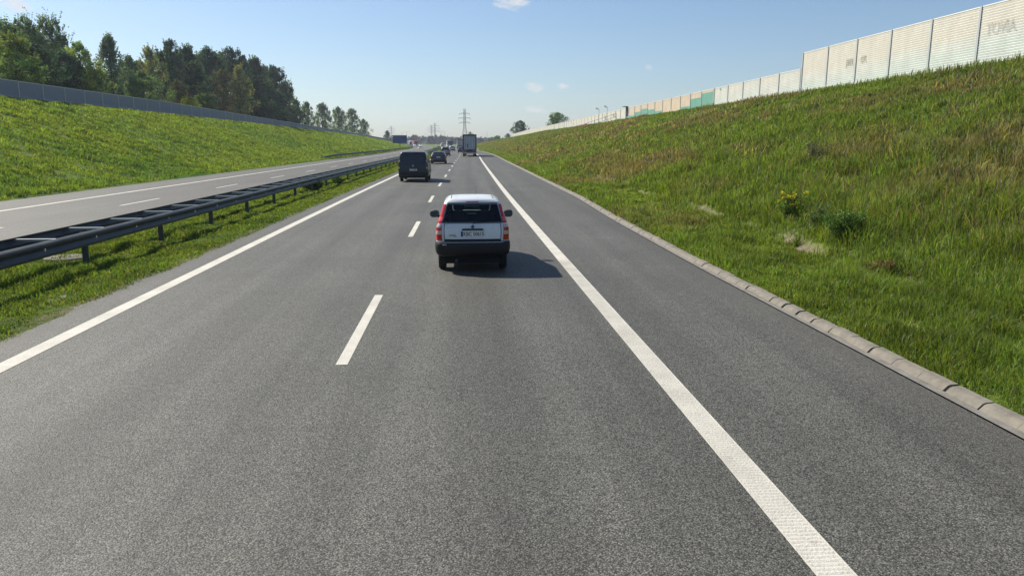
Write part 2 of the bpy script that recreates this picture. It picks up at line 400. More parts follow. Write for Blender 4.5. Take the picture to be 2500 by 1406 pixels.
YR = np.unique(np.concatenate([np.arange(-14, 60, 2.), np.arange(60, 200, 4.), np.arange(200, 700, 10.), np.arange(700, 1201, 25.)]))
def strip(name, s0, s1, z, m, ys=YR, kind='structure', wob=None, edges=None, parent=None):
    "a sheet between two offsets following the road, UVs in metres"
    V = []; U = []
    for y in ys:
        a, b = (s0(y) if callable(s0) else s0), (s1(y) if callable(s1) else s1)
        for s in (a, b):
            V.append((float(c(y)) + s, y, z)); U.append((s, y))
    F = [(2 * i, 2 * i + 1, 2 * i + 3, 2 * i + 2) for i in range(len(ys) - 1)]
    me = bpy.data.meshes.new(name); me.from_pydata(V, [], F); me.materials.append(m)
    uv = me.uv_layers.new(name='road')
    for p in me.polygons:
        for li in p.loop_indices: uv.data[li].uv = U[me.loops[li].vertex_index]
    return tag(link(bpy.data.objects.new(name, me), parent), kind=kind)
strip('road', -6.9, lambda y: 4.92 + float(kshift(y)), 0., M['asphalt'])
strip('opposite_road', -20.7, -10.75, 0., M['asphalt_far'])

def markings():
    ys = YR
    strip('edge_line', 2.115, 2.365, .004, M['white_paint'], ys)['label'] = 'broad white line along the hard shoulder'
    strip('edge_line', -5.52, -5.28, .004, M['white_paint'], ys)['label'] = 'white line along the grassy median'
    strip('edge_line', -17.77, -17.53, .004, M['white_paint'], ys)
    strip('edge_line', -11.35, -11.11, .004, M['white_paint'], ys)
    for s, y0 in ((-1.45, 8.45), (-14.2, 7.6)):
        mb = MB()
        for k in range(-1, 45):
            a = y0 + 12 * k; n = 3
            pts = [a + 4.05 * i / n for i in range(n + 1)]
            vs = [(float(c(y)) + s + q, y, .004) for y in pts for q in (-.07, .07)]
            mb.add(vs, [(2 * i, 2 * i + 1, 2 * i + 3, 2 * i + 2) for i in range(n)])
        tag(mb.build('lane_line', M['white_paint']), kind='structure')
    # raised ribs pressed into the shoulder line near the camera
    mb = MB()
    for y in np.arange(2.5, 16, .045):
        mb.add([(2.13, y, .0045), (2.35, y, .0045), (2.35, y + .02, .0085), (2.13, y + .02, .0085)], [(0, 1, 2, 3)])
        mb.add([(2.13, y + .02, .0085), (2.35, y + .02, .0085), (2.35, y + .03, .0045), (2.13, y + .03, .0045)], [(0, 1, 2, 3)])
    tag(mb.build('edge_line_ribs', M['white_paint']), kind='structure')
markings()

# ------------------------------------------------------------------ ground sheet
def soil_mask(s, Y):
    "bare lumpy soil where the bank has slipped behind the verge"
    n = fbm(s * 2.5, Y * 2.0, 3) - .5; m = 0
    for s0, y0, ws, wy in ((7.95, 17.4, .22, 2.8), (8.15, 25.4, .20, 3.0), (8.05, 21.2, .12, 1.8), (7.8, 12.6, .14, 1.6), (8.3, 34, .14, 3)):
        m = np.maximum(m, 1.35 - ((s - s0) / ws) ** 2 - ((Y - y0) / wy) ** 2 + n * 5.0)
    return np.clip(m, 0, 1)
def terrain():
    S = np.concatenate([[-1700, -900, -400, -200, -120, -80, -60, -50, -44], np.arange(-41, -23, 1.0), [-23, -22.2, -21.6, -21.2, -20.9, -20.6, -20.4, -20.2, -19.8, -16, -11.3, -10.95, -10.75, -10.5, -10, -9, -8.2, -7.5, -7,
                        -6.6, -6.4, -6.25, -6.1, -6, -5.9, -5.6, -3, 0, 3, 4.8, 5.1, 5.25, 5.4, 5.7, 6.1, 6.6, 7, 7.4, 7.7, 7.95, 8.2, 8.5], np.arange(9, 28, .8), [29, 34, 45, 60, 90, 150, 300, 700, 1700]])
    Y = np.unique(np.concatenate([np.arange(-14, 40, .7), np.arange(40, 110, 1.4), np.arange(110, 240, 3.), np.arange(240, 700, 9), np.geomspace(700, 5200, 30)]))
    sg, yg = np.meshgrid(S, Y); Z = ground(sg, yg)
    k = np.where(sg > 4.9, kshift(yg) * np.clip(1 - (sg - 5) / 22, 0, 1), 0)
    far = np.clip((yg - 2300) / 2500, 0, 1) ** 1.5
    Z = Z + far * (14 + 30 * fbm(sg * .0016 + 5, yg * .001, 3))
    X = c(yg) + sg + k
    n, m = sg.shape; V = np.stack([X, yg, Z], -1).reshape(-1, 3)
    idx = np.arange(n * m).reshape(n, m)
    F = np.stack([idx[:-1, :-1], idx[:-1, 1:], idx[1:, 1:], idx[1:, :-1]], -1).reshape(-1, 4)
    t = sward(sg, yg)
    soil = np.array([.23, .19, .13])
    e = ((sg > -6.35) & (sg < -5.6)) * np.clip((fbm(sg * 3, yg * 1.5, 3) - .35) * 3, 0, 1) * .8
    sb = soil_mask(sg, yg)
    e = np.maximum(e, sb)[..., None]
    t = t * .85 * (1 - e) + soil * e
    g = mat_ground()
    o = raw_mesh('ground', V, F, g, t.reshape(-1, 3), nper=4, smooth=True)
    return tag(o, kind='structure')
def mat_ground():
    m = bpy.data.materials.new('turf'); m.use_nodes = True; nt = m.node_tree; N = nt.nodes; L = nt.links; b = N['Principled BSDF']
    at = N.new('ShaderNodeAttribute'); at.attribute_name = 'tint'
    tc = N.new('ShaderNodeTexCoord'); n = N.new('ShaderNodeTexNoise'); n.inputs['Scale'].default_value = 5.5; n.inputs['Detail'].default_value = 8; n.inputs['Roughness'].default_value = .75
    L.new(tc.outputs['Object'], n.inputs['Vector'])
    mr = N.new('ShaderNodeMapRange'); mr.inputs[1].default_value = .3; mr.inputs[2].default_value = .7; mr.inputs[3].default_value = .5; mr.inputs[4].default_value = 1.35
    L.new(n.outputs[0], mr.inputs[0])
    sc = N.new('ShaderNodeVectorMath'); sc.operation = 'SCALE'; L.new(at.outputs['Color'], sc.inputs[0]); L.new(mr.outputs[0], sc.inputs['Scale'])
    L.new(sc.outputs[0], b.inputs['Base Color']); b.inputs['Roughness'].default_value = .9; b.inputs['Specular IOR Level'].default_value = .1
    bp = N.new('ShaderNodeBump'); bp.inputs['Strength'].default_value = .8; bp.inputs['Distance'].default_value = .12
    L.new(n.outputs[0], bp.inputs['Height']); L.new(bp.outputs[0], b.inputs['Normal'])
    return m
terrain()

# ------------------------------------------------------------------ kerb
def kerb():
    mb = MB(); y = -2.0
    prof = [(0, .010), (.05, .06), (.08, .072), (.165, .078), (.18, .05), (.18, -.1), (0, -.1)]
    while y < 300:
        ln = .5 if y < 60 else 6.0; gap = .009
        if 5.5 < y < 14 and random.random() < .22: gap = .06
        dz = random.uniform(-.008, .008) if y < 60 else 0; dx = random.uniform(-.012, .012) if y < 60 else 0; tl = random.uniform(-.01, .01)
        rings = []
        for yy, q in ((y + gap, 0), (y + ln, tl)):
            b = float(c(yy)) + 5.03 + float(kshift(yy)) + dx
            rings.append([(b + p + q, yy, z + dz) for p, z in prof])
        mb.loft(rings, True, True); y += ln
    tag(mb.build('kerb', M['concrete']), kind='structure')
    strip('kerb_bed', lambda y: 4.94 + float(kshift(y)), lambda y: 5.05 + float(kshift(y)), .006, M['concrete_strip'], YR[YR < 300])
kerb()

# ------------------------------------------------------------------ grass
def blades(name, s, Y, h, w, tint, lean=.35, mat_=None, kshift_on=True, zoff=0.):
    n = len(s); k = np.where(s > 4.9, kshift(Y) * np.clip(1 - (s - 5) / 22, 0, 1), 0)
    B = np.stack([c(Y) + s + k, Y, ground(s, Y) - .01 + zoff], 1)
    a = rng.random(n) * 2 * np.pi; side = np.stack([np.cos(a), np.sin(a), np.zeros(n)], 1)
    b = rng.random(n) * 2 * np.pi; l = np.abs(rng.normal(lean, lean * .6, n))
    bend = np.stack([np.cos(b), np.sin(b), np.zeros(n)], 1) * (l * h)[:, None]
    up = np.array([0, 0, 1.]); W = side * w[:, None]
    mid = B + up * (h * .55)[:, None] + bend * .3
    tip = B + up * (h * np.clip(1 - l * .35, .3, 1))[:, None] + bend
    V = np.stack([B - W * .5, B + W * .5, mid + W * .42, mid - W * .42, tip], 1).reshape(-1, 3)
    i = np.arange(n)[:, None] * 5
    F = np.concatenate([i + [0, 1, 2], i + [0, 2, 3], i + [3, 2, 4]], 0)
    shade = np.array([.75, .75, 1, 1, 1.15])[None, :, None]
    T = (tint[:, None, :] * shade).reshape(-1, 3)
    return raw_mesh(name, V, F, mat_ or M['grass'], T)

def scatter(bands, smin, smax, dens_keep=None):
    S, YY = [], []
    for y0, y1, d in bands:
        n = int(1.55 * d * (y1 - y0) * (smax - smin)); S.append(rng.uniform(smin, smax, n)); YY.append(rng.uniform(y0, y1, n))
    return np.concatenate(S), np.concatenate(YY)

def sward_blades(name, bands, smin, smax, hmul, cull=None, lean=.35, clump=.7):
    s, Y = scatter(bands, smin, smax)
    if cull is not None: k = cull(s, Y); s, Y = s[k], Y[k]
    n = len(s); cl = fbm(s * 1.3, Y * 1.1, 3); t = sward(s, Y)
    h = hmul(s, Y) * rng.uniform(.55, 1.3, n) * (1 - clump + 2 * clump * np.clip((cl - .5) * 1.8 + .5, 0, 1))
    d = np.hypot(s, Y); h = np.maximum(h, .0022 * d); w = np.clip(.00092 * d, .006, .16) * rng.uniform(.7, 1.3, n)
    far_side = s < -15; lo = np.where(far_side, .72, .66); hi = np.where(far_side, .60, .68)
    var = rng.uniform(.62, 1.38, (n, 1)) * (1 + rng.normal(0, .06, (n, 3))) * (lo + hi * np.clip((fbm(s * 2.0 + 9, Y * 1.3, 3) - .5) * 1.6 + .5, 0, 1))[:, None]
    straw = rng.random(n) < .07
    t = t * var; t[straw] = np.array([.23, .21, .10]) * rng.uniform(.7, 1.2, (straw.sum(), 1))
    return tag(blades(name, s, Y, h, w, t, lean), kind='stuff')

see_r = lambda s, Y: s < .80 * Y + 3.0
verge_soil = lambda s, Y: soil_mask(s, Y) < rng.uniform(.2, 1.0, len(s))
sward_blades('verge_grass', [(3.5, 8, 1500), (8, 14, 1100), (14, 25, 600), (25, 45, 240), (45, 90, 70), (90, 250, 12)], 5.20, 8.0,
             lambda s, Y: np.interp(s, [5.2, 5.5, 6.5, 8], [.12, .17, .2, .2]), lambda s, Y: see_r(s, Y) & verge_soil(s, Y), lean=.45)['label'] = 'short lush grass strip beside the kerb'
sward_blades('slope_grass', [(6, 14, 420), (14, 24, 260), (24, 40, 150), (40, 70, 55), (70, 130, 16), (130, 260, 4.5), (260, 420, 2)], 7.9, 27.5,
             lambda s, Y: np.interp(s, [8, 9, 14, 24, 27], [.26, .36, .36, .18, .18]), lambda s, Y: see_r(s, Y) & verge_soil(s, Y), lean=.4)['label'] = 'tall mixed grass on the right embankment, brown in patches'
sward_blades('far_slope_grass', [(26, 45, 130), (45, 70, 70), (70, 110, 34), (110, 200, 12), (200, 420, 3.5)], -40.0, -20.7,
             lambda s, Y: np.full(len(s), .21), lambda s, Y: s > -.70 * Y - 6, lean=.4)['label'] = 'bright green grass on the left embankment'
sward_blades('median_grass', [(6, 12, 1000), (12, 20, 700), (20, 36, 360), (36, 70, 120), (70, 140, 30), (140, 320, 6)], -10.7, -6.0,
             lambda s, Y: np.interp(s, [-10.7, -7, -6.2, -6], [.13, .10, .06, .03]), lambda s, Y: (s > -.75 * Y - 4) & ((s < -6.3) | (rng.random(len(s)) < (-s - 5.95) / .4)), lean=.6)['label'] = 'mown grass of the median under the guard rail'
# seed heads and weeds standing above the slope's grass along its top
def seed_heads():
    n = 5200; Y = 26 + 130 * rng.random(n) ** 1.6; s = rng.uniform(24.2, 26.6, n)
    h = rng.uniform(.15, .5, n) * np.clip(1.2 - Y / 160, .4, 1) * np.clip(.6 + fbm(Y * .5, s, 2), .5, 1.3); w = np.clip(.0011 * np.hypot(s, Y), .02, .2)
    t = sward(s, Y) * .8 + np.array([.02, .016, .008])
    tag(blades('tall_grass', s, Y, h, w, t, .3), kind='stuff')
seed_heads()
def clumps(name, label, n, per, s0, s1, y0, y1, h0, h1, spread, tint, lean):
    "taller plants of another kind, standing in loose groups among the grass"
    cy_ = y0 + (y1 - y0) * rng.random(n) ** 1.7; cs_ = rng.uniform(s0, s1, n); k = (np.abs(cs_) < .8 * cy_ + 6) & (fbm(cs_ * .3 + 7, cy_ * .12, 3) > .47)
    cy_, cs_ = cy_[k], cs_[k]; n = len(cs_)
    S_ = np.repeat(cs_, per) + rng.normal(0, spread, n * per); Y_ = np.repeat(cy_, per) + rng.normal(0, spread * 1.5, n * per)
    k = (S_ > min(s0, s1)) & (S_ < max(s0, s1)); S_, Y_ = S_[k], Y_[k]; d = np.hypot(S_, Y_); m = len(S_)
    h = rng.uniform(h0, h1, m); w = np.clip(.0010 * d, .008, .16) * rng.uniform(.6, 1.3, m)
    t = np.array(tint)[None] * rng.uniform(.6, 1.4, (m, 1)) * (1 + rng.normal(0, .08, (m, 3)))
    tag(blades(name, S_, Y_, h, w, t, lean), label, kind='stuff')
clumps('wild_sorrel', 'reddish brown seed stalks scattered over the right embankment', 520, 26, 9, 26, 12, 170, .35, .62, .45, (.17, .125, .085), .25)
clumps('pale_grass', 'pale straw coloured grass heads on the right embankment', 420, 22, 8.4, 26, 12, 150, .32, .58, .5, (.27, .25, .13), .45)
clumps('broadleaf_weeds', 'darker broad leaved weeds in the right embankment', 300, 34, 8.4, 26, 12, 170, .2, .42, .28, (.045, .10, .028), .8)
clumps('broadleaf_weeds', 'darker tufts dotted over the left embankment', 260, 26, -39, -21, 30, 260, .2, .36, .28, (.085, .15, .035), .7)

# ------------------------------------------------------------------ noise barriers
PAN = {}
def barrier_mats():
    for k, v in dict(cream=(.63, .595, .52), mint=(.56, .60, .555), pale=(.60, .60, .55), salmon=(.60, .50, .385), green=(.17, .38, .31), steel=(.24, .27, .32), steel_light=(.30, .33, .38)).items():  # steel tones carry the left wall's blue grey shade in their colour
        PAN[k] = mat('panel_' + k, v, .6, vary=(1.2, .07), streak=.10)
    PAN['post'] = mat('barrier_post', (.42, .44, .44), .5, .3); PAN['cap'] = mat('barrier_cap', (.72, .70, .66), .5)
barrier_mats()
BK = list(PAN)
def panel_mesh(ln, h, rows, face, rib=.125):
    "ribbed board panel of length ln (along +y from 0), facing -x if face<0; rows: material key per 0.5 m board from the bottom"
    mb = MB(); n = max(2, int(round(h / rib))); d = .035 * face
    for i in range(n):
        z0, z1 = h * i / n, h * (i + 1) / n; zm = z0 + (z1 - z0) * .62; ze = z0 + (z1 - z0) * .80
        mb.cur = BK.index(rows[min(len(rows) - 1, int((z0 + .01) / h * len(rows)))])
        for (za, xa), (zb, xb) in (((z0, d), (zm, d * 1.5)), ((zm, d * 1.5), (ze, d * .55)), ((ze, d * .55), (z1, d))):
            mb.add([(xa, 0, za), (xa, ln, za), (xb, ln, zb), (xb, 0, zb)], [(0, 1, 2, 3)])
    mb.cur = BK.index(rows[0])
    mb.add([(-d, 0, 0), (-d, ln, 0), (-d, ln, h), (-d, 0, h)], [(0, 3, 2, 1)])
    mb.add([(-d, 0, 0), (-d, 0, h), (d, 0, h), (d, 0, 0)], [(0, 1, 2, 3)]); mb.add([(-d, ln, 0), (-d, ln, h), (d, ln, h), (d, ln, 0)], [(0, 3, 2, 1)])
    mb.cur = BK.index('cap'); mb.box((0, ln / 2, h + .025), (.12, ln, .05))
    return mb

def barrier(name, label, X, ys, zbase, ztop, rows_of, face, post_w=.14, step_mats=None, follow=False):
    "one wall: panels between posts standing at the given y values"
    x0 = X(ys[0]); t = thing(name, label, 'noise barrier', (x0, ys[0], zbase(ys[0])))
    for i, y in enumerate(ys):
        zb, zt = zbase(y), ztop(y)
        mb = MB(); mb.box((0, 0, (zt - zb) / 2 + .0), (.16, .05, zt - zb + .10))
        for q in (-1, 1): mb.box((q * .08, 0, (zt - zb) / 2), (.02, post_w, zt - zb + .12))
        p = mb.build('post', PAN['post'], t); p.location = (X(y) - x0, y - ys[0], zb - zbase(ys[0]))
        if i < len(ys) - 1:
            y2 = ys[i + 1]; ln = math.hypot(y2 - y, X(y2) - X(y)) - .06; zb = min(zbase(y), zbase(y2)); zt = min(ztop(y), ztop(y2)); 
            zb -= .3
            pm = panel_mesh(ln, zt - zb, rows_of(i, y), face)
            o = pm.build('panel', [PAN[k] for k in BK], t)
            o.location = (X(y) - x0, y - ys[0] + .03, zb - zbase(ys[0])); o.rotation_euler = (0, 0, -math.atan2(X(y2) - X(y), y2 - y))
    return t

XR = lambda y: WR
Y0R = 57.95
# tall near section
ys = [Y0R - 4 * k for k in range(0, 10)][::-1]
def rows_tall(i, y):
    return ['mint'] * (2 if i % 3 else 3) + ['pale'] * (1) + ['cream'] * 3 if i < 6 else ['mint', 'pale', 'cream', 'cream', 'cream']
wall_tall = barrier('noise_barrier', 'tallest cream ribbed noise barrier at the near top of the right embankment', XR, ys, lambda y: 6.75, lambda y: 9.36, rows_tall, -1)
gr = mat('grey_spray_paint', (.30, .31, .30), .8)
def graffiti(wall, body, y, z, size, sx=1., out=.014):
    t = text('graffiti', body, size, gr, wall, (WR - .085 - wall.location.x, y - wall.location.y, z - wall.location.z), (R(90), 0, R(-90)), outline=out, sx=sx)
# letters run away from the viewer from right to left when seen from the road, so they start at the far end
graffiti(wall_tall, "TOVIA", 36.35, 8.15, .82, .85, .006)
graffiti(wall_tall, "JARN", 50.7, 7.95, .62, .62, .007)
graffiti(wall_tall, "OTL", 48.9, 7.95, .62, .62, .007)
# lower cream section
ys = [Y0R + .22 + 4 * k for k in range(0, 6)]
wall_low = barrier('noise_barrier', 'lower cream noise barrier between the tall section and the green and salmon panels', XR, ys, lambda y: 6.72, lambda y: 8.22 - (y - 58) * .006, lambda i, y: ['pale', 'pale', 'cream'] if i % 2 else ['mint', 'pale', 'pale'], -1)
mk = MB()
for z in (0, .12): mk.box((0, 0, z), (.012, .42, .045))
gm = mk.build('painted_mark', mat('green_mark', (.05, .22, .17), .6), wall_low); gm.location = (-.08, 18.2, 1.15)
# salmon and green panels
ys = [Y0R + .44 + 20 + 4 * k for k in range(0, 11)]
GR = ['GGGGS', 'GGGSS', 'GSSSS', 'SSSSS', 'SSSSS', 'GSSSS', 'GGSSS', 'GGGSS', 'GGSSS', 'GSSSS', 'SSSSS']
barrier('noise_barrier', 'noise barrier with salmon boards above stepped green boards', XR, ys, lambda y: 6.72 - (y - 78) * .003, lambda y: 8.12 - (y - 78) * .004, lambda i, y: [{'G': 'green', 'S': 'salmon'}[q] for q in GR[i]], -1)
# far cream section beyond the door, dropping with the ground
yd = Y0R + .44 + 60
ys = [yd + 2.2 + 4 * k for k in range(0, 67)]
XF = lambda y: WR + float(np.interp(y, [0, 190, 260, 382], [0, 0, .3, 0]))
barrier('noise_barrier', 'long pale noise barrier descending into the distance beyond the dark service door', XF, ys, lambda y: float(ZR(y)) - .05, lambda y: float(np.interp(y, [118, 231, 300, 382, 400], [7.95, 7.56, 7.45, 6.75, 6.6])), lambda i, y: ['pale', 'cream', 'cream'] if i % 2 else ['mint', 'cream', 'cream'], -1)
def service_door():
    t = thing('service_door', 'dark steel service door with a canopy in the right hand noise barrier', 'door', (WR - .1, yd + 1.1, 6.6)); t.scale = (.6, .75, .76)
    mb = MB(); mb.box((0, 0, .95), (.08, 1.5, 1.9)); mb.build('door_leaf', mat('dark_steel_door', (.02, .028, .035), .5), t)
    mb = MB(); mb.box((-.02, -.85, 1.0), (.18, .16, 2.0)); mb.box((-.02, .85, 1.0), (.18, .16, 2.0)); mb.box((-.02, 0, 1.98), (.18, 1.86, .14)); mb.build('door_frame', M['galv_dull'], t)
    mb = MB(); mb.box((-.55, 0, 2.08), (1.1, 1.9, .08)); mb.build('canopy', M['black'], t)
    h = thing('stair_handrail', 'thin steel handrail of the steps below the service door', 'handrail', (WR - 1.4, yd + 3, 6.2))
    for k in range(4):
        mb = MB(); z = -.55 * k; mb.tube((-1.6 * k, 1.2 * k, z - .1), (-1.6 * k, 1.2 * k, z + 1.0), .03); mb.build('upright', M['galv'], h)
    mb = MB(); mb.tube((0, 0, 1.0), (-4.8, 3.6, -.65), .03); mb.tube((0, 0, .5), (-4.8, 3.6, -1.15), .025); mb.build('rail', M['galv'], h)
service_door()
def wall_poles():
    for k, y in enumerate((131, 139, 186, 196, 205)):
        t = thing('camera_pole' if k < 2 else 'bent_pole', ['pole with a small lamp cluster just beyond the service door', 'second small pole with a lamp just beyond the service door', 'nearest of three curved grey poles rising above the far pale barrier', 'middle one of three curved grey poles above the far pale barrier', 'farthest of three curved grey poles above the far pale barrier'][k], 'pole', (WR - 1.0, y, 6.0))
        mb = MB(); mb.tube((0, 0, 0), (0, 0, 2.3), .03)
        mb.build('shaft', M['pole_grey'], t)
        mb = MB(); a = (0, 0, 2.3)
        for i in range(1, 7):
            b = (-.5 * (1 - math.cos(i * .3)), 0, 2.3 + .5 * math.sin(i * .3)); mb.tube(a, b, .028); a = b
        if k < 2: mb.box((-.5, 0, 2.75), (.25, .5, .2)); mb.box((-.1, .3, 2.6), (.2, .3, .15))
        mb.build('bracket', M['pole_grey'], t)
wall_poles()
# left barrier, shaded side towards the road
Y0L = 52.18
ys1 = [Y0L + 4 * k for k in range(0, 35)]; ys2 = [ys1[-1] + .3 + 4 * k for k in range(0, 62)]
ltop = lambda y: float(np.interp(y, [0, 109, 158, 183, 300, 425, 460], [8.03, 8.0, 7.42, 7.2, 5.9, 4.42, 4.0]))
barrier('noise_barrier', 'grey slatted noise barrier in shade in front of the wood, near stretch on the left', lambda y: WL, ys1, lambda y: float(ZL(y)) - .1, ltop, lambda i, y: ['steel_light', 'steel', 'steel'], 1)
barrier('noise_barrier', 'far stretch of grey noise barrier on the left running down towards the small lone tree', lambda y: WL, ys2, lambda y: float(ZL(y)) - .1, ltop, lambda i, y: ['steel_light', 'steel_light', 'steel'] if i % 3 else ['steel', 'steel_light', 'steel'], 1)

# ------------------------------------------------------------------ guard rails
WPROF = [(.0, .43), (.035, .435), (.075, .46), (.08, .50), (.04, .55), (.015, .58), (.04, .61), (.08, .66), (.075, .70), (.035, .728), (.0, .735), (-.01, .725), (.02, .715), (.055, .695), (.06, .665), (.02, .61), (-.005, .58), (.02, .55), (.06, .505), (.055, .47), (.02, .447), (-.01, .44)]
def beam(name, s, side, y0, y1, t, m, ends=False):
    mb = MB(); rings = []
    ys = [y for y in YR if y0 < y < y1]; ys = [y0] + ys + [y1]
    for y in ys: rings.append([(float(c(y)) + s + side * p, y, z) for p, z in WPROF])
    mb.loft(rings, True, True); return mb.build(name, m, t, 40, world=True)
def median_rail():
    t = thing('guard_rail', 'long double sided steel guard rail with cross struts along the grassy median', 'guard rail', (-7.95, 4, 0))
    beam('beam', -7.93, 1, 2, 420, t, M['galv']); beam('beam', -8.83, -1, 2, 420, t, M['galv'])
    pm = sm = None
    for k in range(100):
        y = 4.05 + 4 * k
        if pm is None:
            mb = MB(); mb.box((0, 0, .33), (.10, .012, .78)); mb.box((-.05, .025, .33), (.012, .06, .78)); mb.box((.05, .025, .33), (.012, .06, .78))
            pm = mb.build('post', M['galv_dull'], t); p = pm
        else: p = pm.copy(); link(p, t)
        p.location = (float(c(y)) - 8.03 - t.location.x, y - t.location.y, 0)
    for k in range(100):
        y = 3.05 + 2 * k
        if sm is None:
            mb = MB(); mb.box((0, 0, .70), (.92, .07, .012)); mb.box((0, .033, .675), (.92, .008, .05)); sm = mb.build('strut', M['strut'], t); p = sm
        else: p = sm.copy(); link(p, t)
        p.location = (float(c(y)) - 8.38 - t.location.x, y - t.location.y, 0)
    bm_ = None
    for k in range(60):
        y = 2.35 + 2 * k
        if bm_ is None:
            mb = MB()
            for z in (.565, .60): mb.lathe([(.001, .014), (.02, .014), (.026, 0), (.026, -.03)], (.024, 0, z), 'X', 8)
            bm_ = mb.build('bolt', M['chrome'], t, 60); p = bm_
        else: p = bm_.copy(); link(p, t)
        p.location = (float(c(y)) - 7.93 - t.location.x, y - t.location.y, 0)
median_rail()
def far_rail():
    t = thing('guard_rail', 'dark guard rail on short posts at the foot of the left embankment near the sign', 'guard rail', (-20.3, 112, 0))
    sh = lambda y: -20.9 + float(np.interp(y, [112, 124], [-.9, 0]))
    mb = MB(); rings = []
    ys = [112, 116, 120, 124] + [y for y in YR if 124 < y < 390]
    for y in ys:
        zo = float(np.interp(y, [112, 122], [-.35, 0])); rings.append([(float(c(y)) + sh(y) + p, y, z + zo) for p, z in WPROF])
    mb.loft(rings, True, True); mb.build('beam', M['galv_dull'], t, 40, world=True)
    pm = None
    for k in range(68):
        y = 114 + 4 * k
        if pm is None:
            mb = MB(); mb.box((0, 0, .3), (.1, .06, .84)); pm = mb.build('post', M['galv_dull'], t); p = pm
        else: p = pm.copy(); link(p, t)
        p.location = (float(c(y)) + sh(y) - .05 - t.location.x, y - t.location.y, float(np.interp(y, [112, 122], [-.3, 0])))
far_rail()

# ------------------------------------------------------------------ vehicles: bodies from stacked rounded outlines
class Body:
    "slices: z, half width, rear y, front y, rear corner radius, front corner radius, rear bow"
    def __init__(s, table): s.t = np.array(table, float)
    def at(s, z): return [np.interp(z, s.t[:, 0], s.t[:, i]) for i in range(1, 7)]
    def P(s, t, z, off=0.):
        p = s.raw(t, z)
        if off:
            e = .02; a = s.raw(t + e, z) - s.raw(t - e, z); z0, z1 = max(z - .02, s.t[0, 0]), min(z + .02, s.t[-1, 0])
            b = s.raw(t, z1) - s.raw(t, z0); n = np.cross(a, b); l = np.linalg.norm(n); p = p + n / max(l, 1e-9) * off
        return p
    def raw(s, t, z):
        w, yr, yf, r, q, bow = s.at(z); t = t % 8; k = int(t); f = t - k
        rr = min(r, w * .95, (yf - yr) * .45); rf = min(q, w * .95, (yf - yr) * .45)
        if k == 0: x, y = -(w - rr) + 2 * (w - rr) * f, yr
        elif k == 1: a = f * math.pi / 2; x, y = (w - rr) + rr * math.sin(a), yr + rr - rr * math.cos(a)
        elif k == 2: x, y = w, yr + rr + (yf - rf - yr - rr) * f
        elif k == 3: a = f * math.pi / 2; x, y = (w - rf) + rf * math.cos(a), yf - rf + rf * math.sin(a)
        elif k == 4: x, y = (w - rf) - 2 * (w - rf) * f, yf
        elif k == 5: a = f * math.pi / 2; x, y = -(w - rf) - rf * math.sin(a), yf - rf + rf * math.cos(a)
        elif k == 6: x, y = -w, yf - rf + (yr + rr - yf + rf) * f
        else: a = f * math.pi / 2; x, y = -(w - rr) - rr * math.cos(a), yr + rr - rr * math.sin(a)
        if y < (yr + yf) / 2: y += bow * (x / w) ** 2
        else: y -= bow * 1.5 * (x / w) ** 2
        return np.array([x, y, z])
    TS = np.concatenate([np.linspace(k, k + 1, n, endpoint=False) for k, n in enumerate((8, 6, 12, 6, 8, 6, 12, 6))])
    def shell(s, name, m, parent, nz=3, smooth=38, holes=(), off=0.):
        "the body skin; holes (t0, t1, z0, z1) are left open for windows"
        zs = np.unique(np.concatenate([np.linspace(a, b, nz, endpoint=False) for a, b in zip(s.t[:-1, 0], s.t[1:, 0])] + [[s.t[-1, 0]]]))
        mb = MB(); mb.loft([[s.P(t, z, off) for t in s.TS] for z in zs], True, True)
        if holes:
            n = len(s.TS); keep = []
            for k, f in enumerate(mb.f):
                if len(f) == 4 and k < n * (len(zs) - 1):
                    t = s.TS[k % n] + .02; t1 = (list(s.TS[1:]) + [8.0])[k % n] - .02; z0, z1 = zs[k // n] + .001, zs[k // n + 1] - .001
                    if any(a <= t and t1 <= b and c_ <= z0 and z1 <= d for a, b, c_, d in holes): continue
                if off and (len(f) > 4 or zs[min(k // n + 1, len(zs) - 1)] > 1.47): continue      # the lining stops below the roof
                keep.append(f)
            mb.f = keep; mb.m = [0] * len(keep)
        return mb.build(name, m, parent, smooth)
    def patch(s, name, t0, t1, z0, z1, m, parent, off=.006, nt=10, nz=6, zfun=None, tfun=None, smooth=50):
        "a panel lying on the body: t and z ranges, tfun(v) -> (t0,t1) to taper it"
        mb = MB(); rows = []
        for j in range(nz + 1):
            v = j / nz; a, b = tfun(v) if tfun else (t0, t1); row = []
            for i in range(nt + 1):
                u = i / nt; zz = z0 + (z1 - z0) * v
                if zfun: zz = zfun(u, v)
                row.append((a + (b - a) * u, zz))
            rows.append(row)
        V = [s.P(t, z, off) for r in rows for t, z in r]; n = nt + 1; F = [(j * n + i, j * n + i + 1, (j + 1) * n + i + 1, (j + 1) * n + i) for j in range(nz) for i in range(nt)]
        ring = [i for i in range(n)] + [j * n + nt for j in range(1, nz + 1)] + [nz * n + i for i in range(nt - 1, -1, -1)] + [j * n for j in range(nz - 1, 0, -1)]
        flat = [q for r in rows for q in r]; b = len(V); V += [s.P(*flat[i], -.004) for i in ring]; m_ = len(ring)
        F += [(ring[k], b + k, b + (k + 1) % m_, ring[(k + 1) % m_]) for k in range(m_)]
        mb.add(V, F); return mb.build(name, m, parent, smooth)

